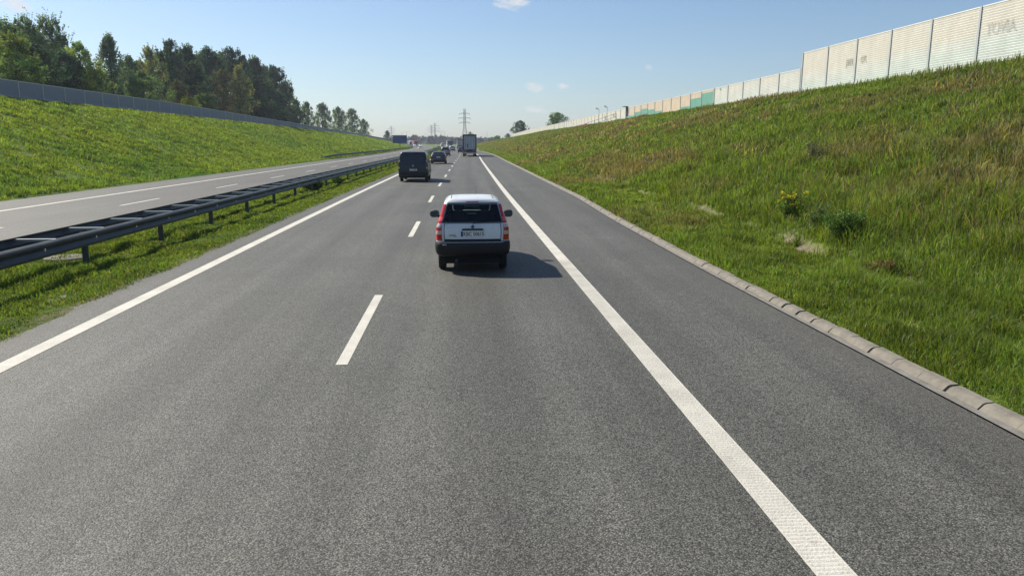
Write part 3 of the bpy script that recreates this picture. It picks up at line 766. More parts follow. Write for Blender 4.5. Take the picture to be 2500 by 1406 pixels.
def wheel(parent, x, y, r, wd, rimm):
    sg = 1 if x > 0 else -1
    mb = MB(); h = wd / 2
    mb.lathe([(r * .62, -h), (r * .9, -h), (r * .985, -h * .75), (r, -h * .4), (r, h * .4), (r * .985, h * .75), (r * .9, h), (r * .62, h), (r * .62, -h)], (0, 0, 0), 'X', 24)
    t = mb.build('wheel', M['rubber'], parent, 40); t.location = (x, y, r)
    mb = MB(); mb.lathe([(.001, h * .55), (r * .2, h * .6), (r * .3, h * .35), (r * .55, h * .5), (r * .63, h * .8), (r * .63, -h), (.001, -h)], (0, 0, 0), 'X', 20)
    for k in range(5):
        a = k * 2 * math.pi / 5; mb.box((h * .58, math.cos(a) * r * .38, math.sin(a) * r * .38), (.03, r * .12, r * .42), 0, a + math.pi / 2)
    if sg < 0:
        mb.v = [(-p[0], -p[1], p[2]) for p in mb.v]
    o = mb.build('rim', rimm, t, 40)

def plate(parent, body, y, z, w=.52, h=.114, rx=0., x=0., white=None):
    mb = MB(); mb.box((0, 0, 0), (w, .012, h)); p = mb.build('number_plate', white or M['plate_white'], parent); p.location = (x, y, z); p.rotation_euler = (rx, 0, 0)
    mb = MB(); mb.box((-w / 2 + .023, -.0075, 0), (.044, .004, h * .96)); mb.build('country_band', M['plate_blue'], p)
    if body: text('registration', body, h * 1.0, M['ink'], p, (.022, -.0068, -.002), (R(90), 0, 0), extrude=.001, sx=.83, bold=.0016)
    return p

def mirrors(t, b, y, z, m, out=.13):
    for sg in (-1, 1):
        w = float(b.at(z)[0]); mb = MB()
        prof = []
        for k in range(9):
            v = k / 8; prof.append((.085 * math.sin(math.pi * (.08 + .84 * v)) ** .5, v))
        rings = []
        for yy, q in ((-.07, .55), (-.045, .95), (0, 1.0), (.05, .8), (.075, .35)):
            rings.append([(sg * (w + out) + .115 * q * math.copysign(abs(math.cos(a)) ** .7, math.cos(a)), y + yy, z + .088 * q * math.copysign(abs(math.sin(a)) ** .8, math.sin(a))) for a in np.linspace(0, 2 * math.pi, 16, endpoint=False)])
        mb.loft(rings, True, True); mb.tube((sg * (w - .03), y, z - .07), (sg * (w + out - .02), y, z - .05), .028, .03, 8)
        o = mb.build('wing_mirror', m, t, 50)
        mg = MB(); mg.loft([[(sg * (w + out) + .10 * q * math.cos(a), y - .0715 - e, z + .073 * q * math.sin(a)) for a in np.linspace(0, 2 * math.pi, 14, endpoint=False)] for q, e in ((1, 0), (.98, .003))], True, True)
        mg.build('mirror_glass', M['glass_mirror'], o)
M['glass_mirror'] = mat('mirror_glass', (.10, .14, .19), .03, 1.)

def white_hatchback():
    t = thing('car', 'small white hatchback with black bumper and tall red lamps, nearest vehicle ahead', 'car', (.213, 14.55, 0), R(-.2)); t.scale = (.945, .95, .965)
    b = Body([(.34, .70, .12, 3.36, .16, .4, .03), (.37, .745, .055, 3.44, .16, .4, .03), (.44, .78, .012, 3.52, .17, .4, .035), (.52, .79, .0, 3.54, .17, .42, .035), (.60, .79, .0, 3.54, .17, .42, .035), (.645, .785, .015, 3.53, .17, .42, .035), (.665, .772, .075, 3.51, .13, .42, .035),
              (.85, .770, .085, 3.40, .12, .42, .035), (.95, .758, .095, 3.05, .11, .4, .035), (1.02, .735, .115, 2.66, .10, .3, .035), (1.12, .700, .155, 2.45, .10, .25, .035), (1.25, .655, .22, 2.2, .09, .2, .035), (1.38, .622, .29, 1.98, .09, .2, .035), (1.45, .590, .325, 1.86, .09, .2, .04),
              (1.495, .53, .36, 1.76, .10, .2, .05), (1.525, .47, .42, 1.62, .12, .2, .05), (1.54, .40, .52, 1.45, .15, .2, .05), (1.545, .25, .8, 1.2, .1, .1, .03)])
    white = mat('white_car_paint', (.70, .71, .72), .25, 0, .5, coat=.5, vary=(2.2, .06))
    WH = [(0, 1, 1.05, 1.42), (2.15, 2.42, 1.08, 1.41), (2.42, 2.88, 1.08, 1.41), (6.12, 6.58, 1.08, 1.41), (6.58, 6.85, 1.08, 1.41), (4.0, 5.0, 1.07, 1.42)]
    b.shell('body', white, t, holes=WH); b.shell('lining', M['lining'], t, holes=WH, off=-.025)
    for x in (-.30, .30):      # front seats with headrests, seen through the rear glass
        mb = MB(); mb.loft([[(x + .21 * q * math.copysign(abs(math.cos(a)) ** .6, math.cos(a)), y0 + .06 * math.sin(a), z) for a in np.linspace(0, 6.283, 12, endpoint=False)] for z, q, y0 in ((.55, 1, 1.72), (.9, 1.05, 1.66), (1.10, .9, 1.62), (1.14, .6, 1.61))], True, True)
        mb.build('seat', M['lining'], t, 50)
        mb = MB(); mb.loft([[(x + .12 * q * math.copysign(abs(math.cos(a)) ** .6, math.cos(a)), 1.60 + .05 * math.sin(a), z) for a in np.linspace(0, 6.283, 12, endpoint=False)] for z, q in ((1.17, .8), (1.22, 1), (1.32, 1), (1.36, .7))], True, True)
        mb.build('headrest', M['lining'], t, 50)
    mb = MB(); mb.box((0, 1.45, .78), (1.3, 2.3, .06)); mb.box((0, 2.5, .96), (1.2, .5, .12)); mb.build('cabin_floor', M['lining'], t)
    b.patch('bumper', 0, 0, .345, .655, M['black'], t, .012, 44, 8, tfun=lambda v: (-1.30, 2.30))
    b.patch('front_bumper', 0, 0, .345, .56, M['black'], t, .010, 30, 5, tfun=lambda v: (2.93, 6.07))
    b.patch('rear_window', 0, 0, 1.03, 1.435, M['clear_glass'], t, .007, 18, 8, tfun=lambda v: (-.10, 1.10), zfun=None)
    def zs(u, v): return 1.075 + .335 * v
    for nm, a, q in (('side_window', 2.17, 2.40), ('side_window', 2.43, 2.86), ('side_window', 7 - .17 , 6.60), ('side_window', 6.57, 6.14)):
        b.patch(nm, min(a, q), max(a, q), 1.07, 1.41, M['clear_glass'], t, .006, 8, 5)
    b.patch('windscreen', 4.02, 4.98, 1.06, 1.43, M['clear_glass'], t, .006, 10, 6)
    # upper lamps run up the rear corners, lower lamps sit beside the tailgate
    for sg in (0, 1):
        def tf(v, a=0.10, e=1.35):
            lo, hi = 1.13 + .10 * v, 1.98 - .25 * v
            return (lo, hi) if not sg else (1 - hi, 1 - lo)
        u = b.patch('tail_lamp', 0, 0, 1.03, 1.40, M['red_lamp'], t, .014, 8, 8, tfun=tf)
        def tb(v):
            lo, hi = 1.15, 1.75
            return (lo, hi) if not sg else (1 - hi, 1 - lo)
        b.patch('lamp_reflector', 0, 0, 1.07, 1.15, M['bright_lamp'], u, .017, 5, 3, tfun=tb)
        def tg(v):
            lo, hi = 1.0 + .02 * v, 1.92 - .02 * v
            return (lo, hi) if not sg else (1 - hi, 1 - lo)
        l = b.patch('tail_lamp', 0, 0, .675, .995, M['red_lamp'], t, .012, 8, 6, tfun=tg)
        b.patch('reversing_lens', 0, 0, .80, .875, M['clear_lamp'], l, .016, 6, 2, tfun=lambda v: (1.04, 1.8) if not sg else (-.8, -.04))
        b.patch('indicator_lens', 0, 0, .945, .99, M['clear_lamp'], l, .015, 6, 2, tfun=lambda v: (1.04, 1.8) if not sg else (-.8, -.04))
    b.patch('tailgate_seam', 0, 0,   .663, 1.022, M['black'], t, .0085, 14, 7, tfun=lambda v: (.030, .970))
    gate = b.patch('tailgate', 0, 0, .665, 1.018, white, t, .010, 14, 7, tfun=lambda v: (.042, .958))
    # handle recess, badge, plate
    hb = MB()
    prof = [(-.235, -.018), (-.225, .006), (-.20, .018), (.20, .018), (.225, .006), (.235, -.018)]
    hb.loft([[(x, yy, z) for x, z in prof] for yy in (-.022, 0.02)], True, True)
    h = hb.build('tailgate_handle', M['black'], t); h.location = (0, .072, .905); h.rotation_euler = (R(-5), 0, 0)
    bm2 = MB(); bm2.lathe([(.001, -.016), (.036, -.016), (.042, -.010), (.042, .0)], (0, 0, 0), 'Y', 20); e = bm2.build('badge', M['chrome'], t, 40); e.location = (0, .082, .966)
    bm3 = MB(); bm3.lathe([(.001, -.019), (.031, -.019), (.031, -.014)], (0, 0, 0), 'Y', 20); bm3.build('badge_disc', mat('badge_blue', (.02, .06, .2), .2), e)
    plate(t, "KBC 50615", .062, .812, .50, .112, R(-4), .0)
    script = text('model_script', "PANDA", .042, M['galv_dull'], t, (-.43, .070, .785), (R(86), 0, 0), shear=.2)
    text('trim_script', "VAN", .026, M['galv_dull'], t, (-.365, .070, .757), (R(86), 0, 0))
    mirrors(t, b, 2.30, 1.03, M['black'], .15)
    for sg in (-1, 1):
        wheel(t, sg * .66, .66, .285, .165, M['rim']); wheel(t, sg * .66, 2.96, .285, .165, M['rim'])
        rr = MB()
        for k in range(5):
            y0 = .50 + .15 * k; x = sg * .445; rr.box((x, y0 + .075, 1.528 + .001 * min(k, 2)), (.016, .152, .008))
        rr.build('roof_seam', M['galv_dull'], t)
    mb = MB(); mb.box((0, 1.85, .28), (1.16, 3.3, .20)); mb.build('underbody', M['under'], t)
    mb = MB(); mb.tube((-.35, .02, .25), (-.35, .35, .25), .03, .03, 12); mb.build('exhaust_pipe', M['galv_dull'], t)
    mb = MB(); mb.tube((.1, 1.5, 1.54), (.1, 1.2, 1.72), .003, .002); mb.build('aerial', M['black'], t)
    rw = MB(); rw.tube((0.0, -.0, 0), (.30, -.012, .03), .008, .006); w_ = rw.build('rear_wiper', M['black'], t); w_.location = (0, .098, 1.03)
    bl = MB(); bl.box((0, 0, 0), (.26, .02, .022)); o = bl.build('brake_lamp', M['red_lamp'], t, None); o.location = (0, .335, 1.455)
    rl = MB(); rl.box((0, 0, 0), (.09, .012, .022)); r1 = rl.build('reflector', M['clear_lamp'], t); r1.location = (-.60, .008, .60); r1.rotation_euler = (0, 0, R(-4))
    return t
white_hatchback()

def van():
    t = thing('van', 'dark blue grey van in the left lane with a plain windowed tailgate', 'van', (-3.17, 49.3, 0), R(-.6))
    b = Body([(.26, .88, .10, 4.85, .1, .4, .02), (.34, .93, .02, 4.95, .12, .4, .02), (.60, .965, .0, 5.0, .14, .4, .02), (.66, .965, .04, 5.0, .12, .4, .02), (1.00, .965, .05, 4.85, .12, .4, .02), (1.20, .955, .07, 4.5, .11, .3, .02), (1.32, .94, .09, 4.2, .1, .3, .02),
              (1.60, .89, .15, 3.9, .1, .25, .02), (1.80, .845, .20, 3.62, .1, .2, .025), (1.90, .81, .24, 3.4, .12, .2, .03), (1.95, .74, .30, 3.2, .15, .2, .03), (1.97, .6, .45, 2.9, .2, .2, .03), (1.975, .4, .7, 2.4, .1, .1, .02)])
    paint = mat('dark_blue_van_paint', (.006, .015, .034), .35, 0, .35, coat=.2, vary=(2, .15))
    b.shell('body', paint, t)
    b.patch('rear_window', .03, .97, 1.22, 1.80, M['glass'], t, .006, 12, 8)
    b.patch('tailgate', .035, .965, .66, 1.19, paint, t, .008, 10, 6)
    b.patch('bumper', -1.2, 2.2, .28, .63, M['black'], t, .012, 30, 6)
    for sg in (0, 1):
        f = (lambda a, q: (a, q)) if not sg else (lambda a, q: (1 - q, 1 - a))
        l = b.patch('tail_lamp', *f(1.05, 1.8), .85, 1.45, mat('smoked_red_lamp', (.03, .006, .008), .2, coat=.3), t, .012, 6, 8)
        b.patch('reversing_lens', *f(1.1, 1.6), .87, .98, M['clear_lamp'], l, .016, 4, 3); b.patch('indicator_lens', *f(1.1, 1.6), 1.32, 1.42, M['clear_lamp'], l, .016, 4, 3)
    for a, q in ((2.08, 2.30), (2.33, 2.60), (2.64, 2.92), (6.92, 6.70), (6.67, 6.40), (6.36, 6.08)): b.patch('side_window', min(a, q), max(a, q), 1.28, 1.74, M['glass'], t, .006, 8, 5)
    b.patch('windscreen', 4.02, 4.98, 1.34, 1.82, M['glass'], t, .006, 10, 5)
    for a, q in ((2.04, 2.96), (6.04, 6.96)): b.patch('side_moulding', a, q, .62, .72, M['black'], t, .014, 14, 2)
    plate(t, "G7 Y098", .018, .80, .52, .114, 0)
    e = MB(); e.tube((0, 0, -.075), (.05, 0, 0), .012); e.tube((.05, 0, 0), (0, 0, .075), .012); e.tube((0, 0, .075), (-.05, 0, 0), .012); e.tube((-.05, 0, 0), (0, 0, -.075), .012)
    o = e.build('badge', M['chrome'], t); o.location = (0, .035, 1.06)
    h = MB(); h.box((0, 0, 0), (.36, .03, .05)); o = h.build('tailgate_handle', M['black'], t); o.location = (0, .038, .90)
    mirrors(t, b, 3.75, 1.32, M['black'], .16)
    for sg in (-1, 1): wheel(t, sg * .83, .95, .33, .2, M['rim']); wheel(t, sg * .83, 4.05, .33, .2, M['rim'])
    mb = MB(); mb.box((0, 2.5, .32), (1.5, 4.2, .14)); mb.build('underbody', M['under'], t)
    return t
van()

def car(label, loc, rz, paint, L=4.4, W=.9, H=1.5, kind='hatch', plate_on=True, lamps=None, rails=False, lamp_z=(.72, 1.0)):
    t = thing('car', label, 'car', loc, rz, 'cars driving on the motorway')
    k = H / 1.5; w = W
    b = Body([(.22, w * .88, .15, L - .15, .2, .5, .05), (.32, w * .96, .03, L - .05, .22, .5, .06), (.55, w, .0, L, .24, .5, .06), (.70 * k, w, .03, L - .02, .22, .5, .06), (.85 * k, w * .985, .06, L - .35, .2, .5, .06), (.95 * k, w * .96, .10, L - 1.15, .2, .3, .05), (1.02 * k, w * .93, .17, L - 1.4, .18, .3, .05),
              (1.2 * k, w * .84, .42, L - 1.8, .17, .25, .05), (1.36 * k, w * .755, .62, L - 2.1, .16, .2, .05), (1.43 * k, w * .70, .72, L - 2.25, .16, .2, .06), (1.475 * k, w * .6, .88, L - 2.4, .18, .2, .06), (1.495 * k, w * .45, 1.1, L - 2.6, .2, .2, .05), (1.5 * k, w * .25, 1.4, L - 2.8, .1, .1, .03)])
    if kind == 'tall': b.t[7:11, 2] = [.25, .36, .42, .55]
    b.shell('body', paint, t, 2)
    b.patch('rear_window', 0, 0, 1.03 * k, 1.38 * k, M['glass'], t, .007, 12, 6, tfun=lambda v: (.0 + .05 * v, 1. - .05 * v))
    b.patch('windscreen', 4.02, 4.98, 1.03 * k, 1.38 * k, M['glass'], t, .007, 10, 5)
    for a, q in ((2.12, 2.46), (2.5, 2.84), (6.88, 6.54), (6.5, 6.16)): b.patch('side_window', min(a, q), max(a, q), 1.04 * k, 1.36 * k, M['glass'], t, .006, 6, 4)
    b.patch('bumper', -1.1, 2.1, .24, .5, M['black'], t, .010, 24, 4)
    b.patch('front_grille', 4.2, 4.8, .42, .66, M['black'], t, .010, 8, 3)
    for sg in (0, 1):
        f = (lambda a, q: (a, q)) if not sg else (lambda a, q: (1 - q, 1 - a))
        b.patch('tail_lamp', *f(.85, 1.9), lamp_z[0] * k, lamp_z[1] * k, M['dark_lamp'], t, .010, 8, 4)
        g = (lambda a, q: (a, q)) if not sg else (lambda a, q: (9 - q - 1 + 0, 9 - a - 1 + 0))
        b.patch('headlight', *((3.3, 4.12) if not sg else (4.88, 5.7)), .62, .78, M['clear_lamp'], t, .010, 8, 3)
    plate(t, None, .045 if kind != 'tall' else .04, .82 * k)
    mirrors(t, b, L - 1.75, 1.0 * k, paint, .12)
    for sg in (-1, 1):
        wheel(t, sg * (w - .12), .8, .32, .2, M['rim']); wheel(t, sg * (w - .12), L - .85, .32, .2, M['rim'])
        if rails:
            r = MB(); r.tube((sg * w * .62, .95, 1.49 * k), (sg * w * .62, L - 2.7, 1.5 * k), .02); r.build('roof_rail', M['chrome'], t)
    mb = MB(); mb.box((0, L / 2, .26), (w * 1.5, L - .7, .14)); mb.build('underbody', M['under'], t)
    return t
slate = mat('slate_car_paint', (.018, .03, .04), .28, .2, .5, coat=.6); silver = mat('grey_brown_car_paint', (.20, .18, .19), .3, .5, .5, coat=.5)
wht = mat('plain_white_car_paint', (.65, .66, .68), .25, 0, .5, coat=.5); navy = mat('navy_car_paint', (.02, .024, .05), .25, .2, coat=.6)
car('dark slate estate car with silver roof rails directly ahead of the blue grey van', (-2.76, 90.6, 0), R(-.8), slate, 4.6, .93, 1.5, rails=True)
car('grey brown people carrier between the slate estate and the white hatchback in the left lane', (-3.05, 146.5, 0), R(-.6), silver, 4.5, .93, 1.72, 'tall', lamp_z=(.78, 1.1))
car('white hatchback in the left lane beyond the grey brown people carrier', (-2.6, 224, 0), R(.3), wht, 4.1, .9, 1.55, 'tall')
car('white car mostly hidden behind the white hatchback in the left lane', (-4.2, 262, 0), R(1), wht, 4.4, .92, 1.6, 'tall')
car('navy car half hidden by the left edge of the grey lorry', (.15, 186, 0), R(0), navy, 4.4, .92, 1.5)
car('far white car approaching on the opposite carriageway, nearer of the oncoming pair', (-21.6, 404, 0), R(184), wht, 4.3, .9, 1.5)
car('far white car approaching on the opposite carriageway, farther of the oncoming pair', (-27.0, 440, 0), R(186), wht, 4.3, .9, 1.5)

def lorry(label, loc, rz, box, rear, cabc, front_only=False, H=4.0, W=2.55, L=13.4, hand=True):
    t = thing('lorry', label, 'lorry', loc, rz, 'lorries driving on the motorway'); w = W / 2
    z0 = 1.15
    mb = MB(); mb.box((0, L / 2 + .06, (z0 + H) / 2), (W - .04, L - .12, H - z0)); mb.build('trailer_box', box, t)
    mb = MB(); fr = .22
    mb.box((-w + fr / 2, 0.02, (z0 + H) / 2), (fr, .14, H - z0)); mb.box((w - fr / 2, 0.02, (z0 + H) / 2), (fr, .14, H - z0)); mb.box((0, .02, H - .13), (W - 2 * fr, .14, .26)); mb.box((0, .02, z0 + .06), (W - 2 * fr, .14, .12))
    mb.build('door_frame', M['black'], t)
    for sg in (-1, 1):
        dw = w - fr - .012
        mb = MB(); mb.box((sg * (dw / 2 + .012), .01, (z0 + .12 + H - .26) / 2), (dw, .08, H - z0 - .38 - .02)); d = mb.build('rear_door', rear, t)
        mb = MB()
        for q in (.26, .74): mb.tube((sg * dw * q * 1.02, -.045, z0 + .14), (sg * dw * q * 1.02, -.045, H - .28), .022)
        mb.build('lock_bar', M['galv_dull'], d)
        mb = MB(); mb.box((sg * w * .72, -.05, z0 - .18), (.42, .06, .14)); mb.build('tail_lamp', M['red_lamp'], t)
        mb = MB(); mb.box((sg * (w - .36), 1.0, .42), (.60, .03, .55)); mb.build('mud_flap', M['black'], t)
    if hand:
        mb = MB(); mb.box((-.42, -.055, 1.95), (.13, .03, .62)); mb.build('door_placard', M['ink'], t)
    mb = MB(); mb.box((0, .1, z0 - .18), (W - .1, .12, .26)); mb.build('rear_beam', M['galv_dull'], t)
    mb = MB(); mb.box((0, .06, .62), (W - .2, .12, .2)); mb.box((-.6, .1, .85), (.1, .08, .3)); mb.box((.6, .1, .85), (.1, .08, .3)); mb.build('bumper', M['rim'], t)
    for y in (2.0, 3.3, 4.6):
        for sg in (-1, 1): wheel(t, sg * (w - .2), y, .5, .38, M['rim'])
    mb = MB(); mb.box((0, L / 2, .95), (1.1, L - 1, .3)); mb.build('chassis', M['under'], t)
    cy = L + .5
    b = Body([(.5, w - .06, cy, cy + 2.3, .1, .2, .0), (1.2, w - .04, cy, cy + 2.35, .1, .25, .02), (2.1, w - .05, cy, cy + 2.3, .1, .25, .02), (3.0, w - .1, cy, cy + 2.1, .1, .25, .02), (3.6, w - .2, cy + .1, cy + 1.5, .1, .2, .02), (3.75, w - .4, cy + .2, cy + 1.1, .1, .1, .02)])
    b.shell('cab', cabc, t, 2); b.patch('windscreen', 4.04, 4.96, 2.1, 2.9, M['glass'], t, .012, 8, 4); b.patch('front_grille', 4.15, 4.85, .95, 1.9, M['black'], t, .012, 8, 4)
    for q in ((3.45, 4.12), (4.88, 5.55)): b.patch('headlight', *q, .75, .95, M['clear_lamp'], t, .014, 4, 2)
    for y in (L - .8, L + 1.9):
        for sg in (-1, 1): wheel(t, sg * (w - .2), y, .5, .38, M['rim'])
    return t
gbox = mat('grey_trailer_sheet', (.30, .33, .36), .5, vary=(1, .15)); gdoor = mat('grey_trailer_door', (.44, .48, .52), .5, vary=(1.2, .18)); gwhite = mat('white_trailer_door', (.42, .44, .46), .5, vary=(1, .15))
cabw = mat('white_cab_paint', (.6, .6, .6), .35); cabr = mat('red_cab_paint', (.35, .03, .03), .35); dk = mat('dark_trailer', (.06, .07, .10), .5); prp = mat('maroon_trailer_sheet', (.16, .06, .07), .5)
lorry('grey box lorry with black door frame in the right lane, nearest of the lorries', (1.62, 137.5, 0), R(-.3), gbox, gdoor, cabw, L=12.5)
lorry('lorry partly hidden behind the left side of the nearest grey lorry', (-.2, 318, 0), R(1), gbox, gwhite, cabw, H=3.9)
lorry('dark backed lorry in the left lane beyond the white hatchback', (-5.4, 372, 0), R(3.5), gbox, dk, cabw, H=3.3, L=9)
lorry('oncoming white fronted lorry just right of the blue sign', (-37.0, 540, 0), R(188), dk, dk, cabw, H=4)
lorry('oncoming red fronted lorry between the blue sign and the white cars', (-31.2, 505, 0), R(187), prp, prp, cabr, H=4)
t_ = van_far = car('white van like car left of the dark backed lorry, far up the left lane', (-10.6, 440, 0), R(6), wht, 4.9, 1.0, 2.2, 'tall')

# ------------------------------------------------------------------ trees
def leaf_cloud(centers, radii, n, size, tints, squash=.8, droop=0., jitter=.25, up=0.):
    "n leaf quads per clump gathered towards each clump's outside"
    k = len(centers); C = np.repeat(centers, n, 0); Rr = np.repeat(radii, n)
    d = rng.normal(size=(k * n, 3)); d /= np.linalg.norm(d, axis=1)[:, None]
    rad = Rr * rng.random(k * n) ** .45; P = C + d * rad[:, None] * np.array([1, 1, squash])
    P[:, 2] -= droop * np.abs(rng.normal(0, 1, k * n)) * Rr; P[:, 2] += up * np.abs(rng.normal(0, 1, k * n)) * Rr
    a = rng.normal(size=(k * n, 3)); a /= np.linalg.norm(a, axis=1)[:, None]
    b = np.cross(a, rng.normal(size=(k * n, 3))); b /= np.linalg.norm(b, axis=1)[:, None]
    s = (size * rng.uniform(.6, 1.4, k * n))[:, None]
    V = np.stack([P - a * s * .9, P - b * s * .38, P + a * s * .9, P + b * s * .38], 1).reshape(-1, 3)
    F = np.arange(k * n * 4).reshape(-1, 4)
    T = np.repeat(np.repeat(tints, n, 0) * rng.uniform(.7, 1.35, (k * n, 1)), 4, 0)
    return V, F, T

ENV = {  # crown half width at heights 0..1, as a share of the tree's width
    'round': [(.03, .5), (.2, .85), (.4, 1), (.65, .92), (.85, .6), (1, .12)],
    'cone': [(.02, .6), (.2, .9), (.4, .85), (.6, .6), (.8, .36), (1, .05)],
    'birch': [(.02, .5), (.2, .85), (.45, 1), (.6, .85), (.8, .5), (1, .08)],
    'wispy': [(.08, .6), (.3, .9), (.5, 1.), (.7, .8), (.86, .55), (1, .25)],
    'dense': [(.03, .75), (.2, .95), (.5, 1), (.75, .85), (.9, .55), (1, .12)],
    'shrub': [(.02, .8), (.3, 1), (.6, .85), (.85, .55), (1, .2)]}
def tree_proto(kind, colr, nclump, nleaf, size, seed, pale=False, W=.30, jit=.18):
    "unit tree 1 m tall: trunk mesh with limbs, crown mesh of leaves"
    global rng
    keep = rng; rng = np.random.default_rng(seed); rd = random.Random(seed)
    ex, ew = zip(*ENV[kind]); cs = []; rs = []; p1, p2, p3 = (rd.uniform(0, 6.3) for _ in range(3))
    for i in range(nclump):
        h = ex[0] + (1 - ex[0]) * ((i + .5) / nclump) ** .92 * .985; w = np.interp(h, ex, ew) * W
        a = i * 2.39996 + rd.uniform(-.5, .5); r = w * (rd.random() ** .5) * .86 * (1 + .28 * math.sin(a + p1 + h * 5) + .22 * math.sin(2 * a + p2) + .22 * math.sin(h * 17 + p3))
        cs.append((r * math.cos(a), r * math.sin(a), h - .03)); rs.append(W * rd.uniform(.13, .42) * (1 - .5 * h))
    cs = np.array(cs); rs = np.array(rs)
    if kind == 'wispy':
        top = cs[:, 2] > .62; rs[top] *= .55
    tint = np.array(colr)[None] * rng.uniform(.6, 1.45, (nclump, 1)) * (1 + rng.normal(0, .08, (nclump, 3)))
    V, F, T = leaf_cloud(cs, rs, nleaf, size, tint, .95, droop=.5 if kind == 'birch' else 0, up=1.6 if kind == 'wispy' else .35)
    if kind in ('wispy', 'birch', 'dense', 'cone'):      # single leading shoots that break the outline
        k = 26; h = rng.uniform(.55, .97, k); a = rng.uniform(0, 6.28, k); w = np.interp(h, ex, ew) * W
        for hh, aa, ww in zip(h, a, w):
            b0 = np.array([ww * .8 * math.cos(aa), ww * .8 * math.sin(aa), hh - .03]); dr = np.array([.35 * math.cos(aa), .35 * math.sin(aa), 1.0]) * rng.uniform(.05, .10 if kind != 'wispy' else .17)
            pts = b0 + np.linspace(0, 1, 7)[:, None] * dr
            v, f, tt = leaf_cloud(pts, np.full(7, .010), 5, size * .8, np.repeat(np.array(colr)[None] * 1.1, 7, 0), 1.)
            F = np.concatenate([F, f + len(V)]); V = np.concatenate([V, v]); T = np.concatenate([T, tt])
    mb = MB(); p = Vector((0, 0, -.04)); 
    for k in range(6):
        q = Vector((rd.uniform(-.012, .012), rd.uniform(-.012, .012), (k + 1) * .15)); mb.tube(p, q, .022 * (1 - k / 6.5), .022 * (1 - (k + 1) / 6.5), 8, False); p = q
    for i in range(0, nclump, max(1, nclump // 26)):
        z = max(.06, cs[i][2] - .12 - .1 * rd.random()); mb.tube((0, 0, z), tuple(cs[i]), .007, .002, 5, False)
    tr = bpy.data.meshes.new('trunk'); tr.from_pydata(mb.v, [], mb.f); tr.materials.append(M['bark_pale'] if pale else M['bark'])
    o = raw_mesh('crown', V, F, M['leaf'], T, nper=4); cr = o.data; bpy.data.objects.remove(o)
    rng = keep
    return tr, cr
DARK = (.064, .108, .082); OLIVE = (.175, .240, .075); YG = (.27, .36, .10); OCHRE = (.22, .235, .11); MID = (.140, .215, .110); BLUEG = (.145, .205, .145); RUST = (.105, .110, .062); LIME = (.22, .24, .02)  # leaf colours lifted and blued to carry the glare and haze over the wood
PR = dict(
    birch=tree_proto('birch', BLUEG, 110, 95, .0155, 1, True), birch2=tree_proto('birch', MID, 100, 95, .0155, 2, True),
    wispy=tree_proto('wispy', BLUEG, 120, 80, .0135, 3), wispy2=tree_proto('wispy', MID, 120, 80, .014, 4),
    dark=tree_proto('dense', DARK, 130, 100, .0165, 5), dark2=tree_proto('dense', DARK, 130, 100, .017, 6), dark3=tree_proto('birch', DARK, 130, 95, .0165, 12),
    olive=tree_proto('dense', OLIVE, 110, 95, .0165, 7), yellow=tree_proto('round', YG, 110, 90, .0165, 8), ochre=tree_proto('birch', OCHRE, 90, 70, .016, 9),
    cone=tree_proto('cone', BLUEG, 110, 90, .0155, 10), shrub=tree_proto('shrub', MID, 90, 80, .026, 11, W=.55), rust=tree_proto('birch', RUST, 80, 60, .015, 13), lime=tree_proto('shrub', LIME, 70, 70, .028, 14, W=.8))
PW = dict(shrub=.55, lime=.8)
def plant_tree(kind, label, loc, h, width, rz=0., group=None, name='tree', cat='tree'):
    t = thing(name, label, cat, loc, rz, group)
    w = width / (2 * PW.get(kind, .30) * h); t.scale = (h * w, h * w, h)
    a, b = PR[kind]
    link(bpy.data.objects.new('trunk', a), t); link(bpy.data.objects.new('crown', b), t)
    return t
def on_left(px, top, wpx, X, kind, label, group=None, name='tree', cat='tree'):
    "tree standing on the left plateau at offset X, whose top and width were measured in the photograph"
    if kind.startswith('wispy'): top += 26      # leading shoots reach higher than the crown
    _, Yb, ztop = at_X(px, top, X); Z = Yb; zb = float(ZL(Yb)) - .1
    plant_tree(kind, label, (X, Yb, zb), ztop - zb, wpx / 1790 * Z * 1.25, random.uniform(0, 6.3), group, name, cat)
G = 'trees of the wood behind the left noise barrier'
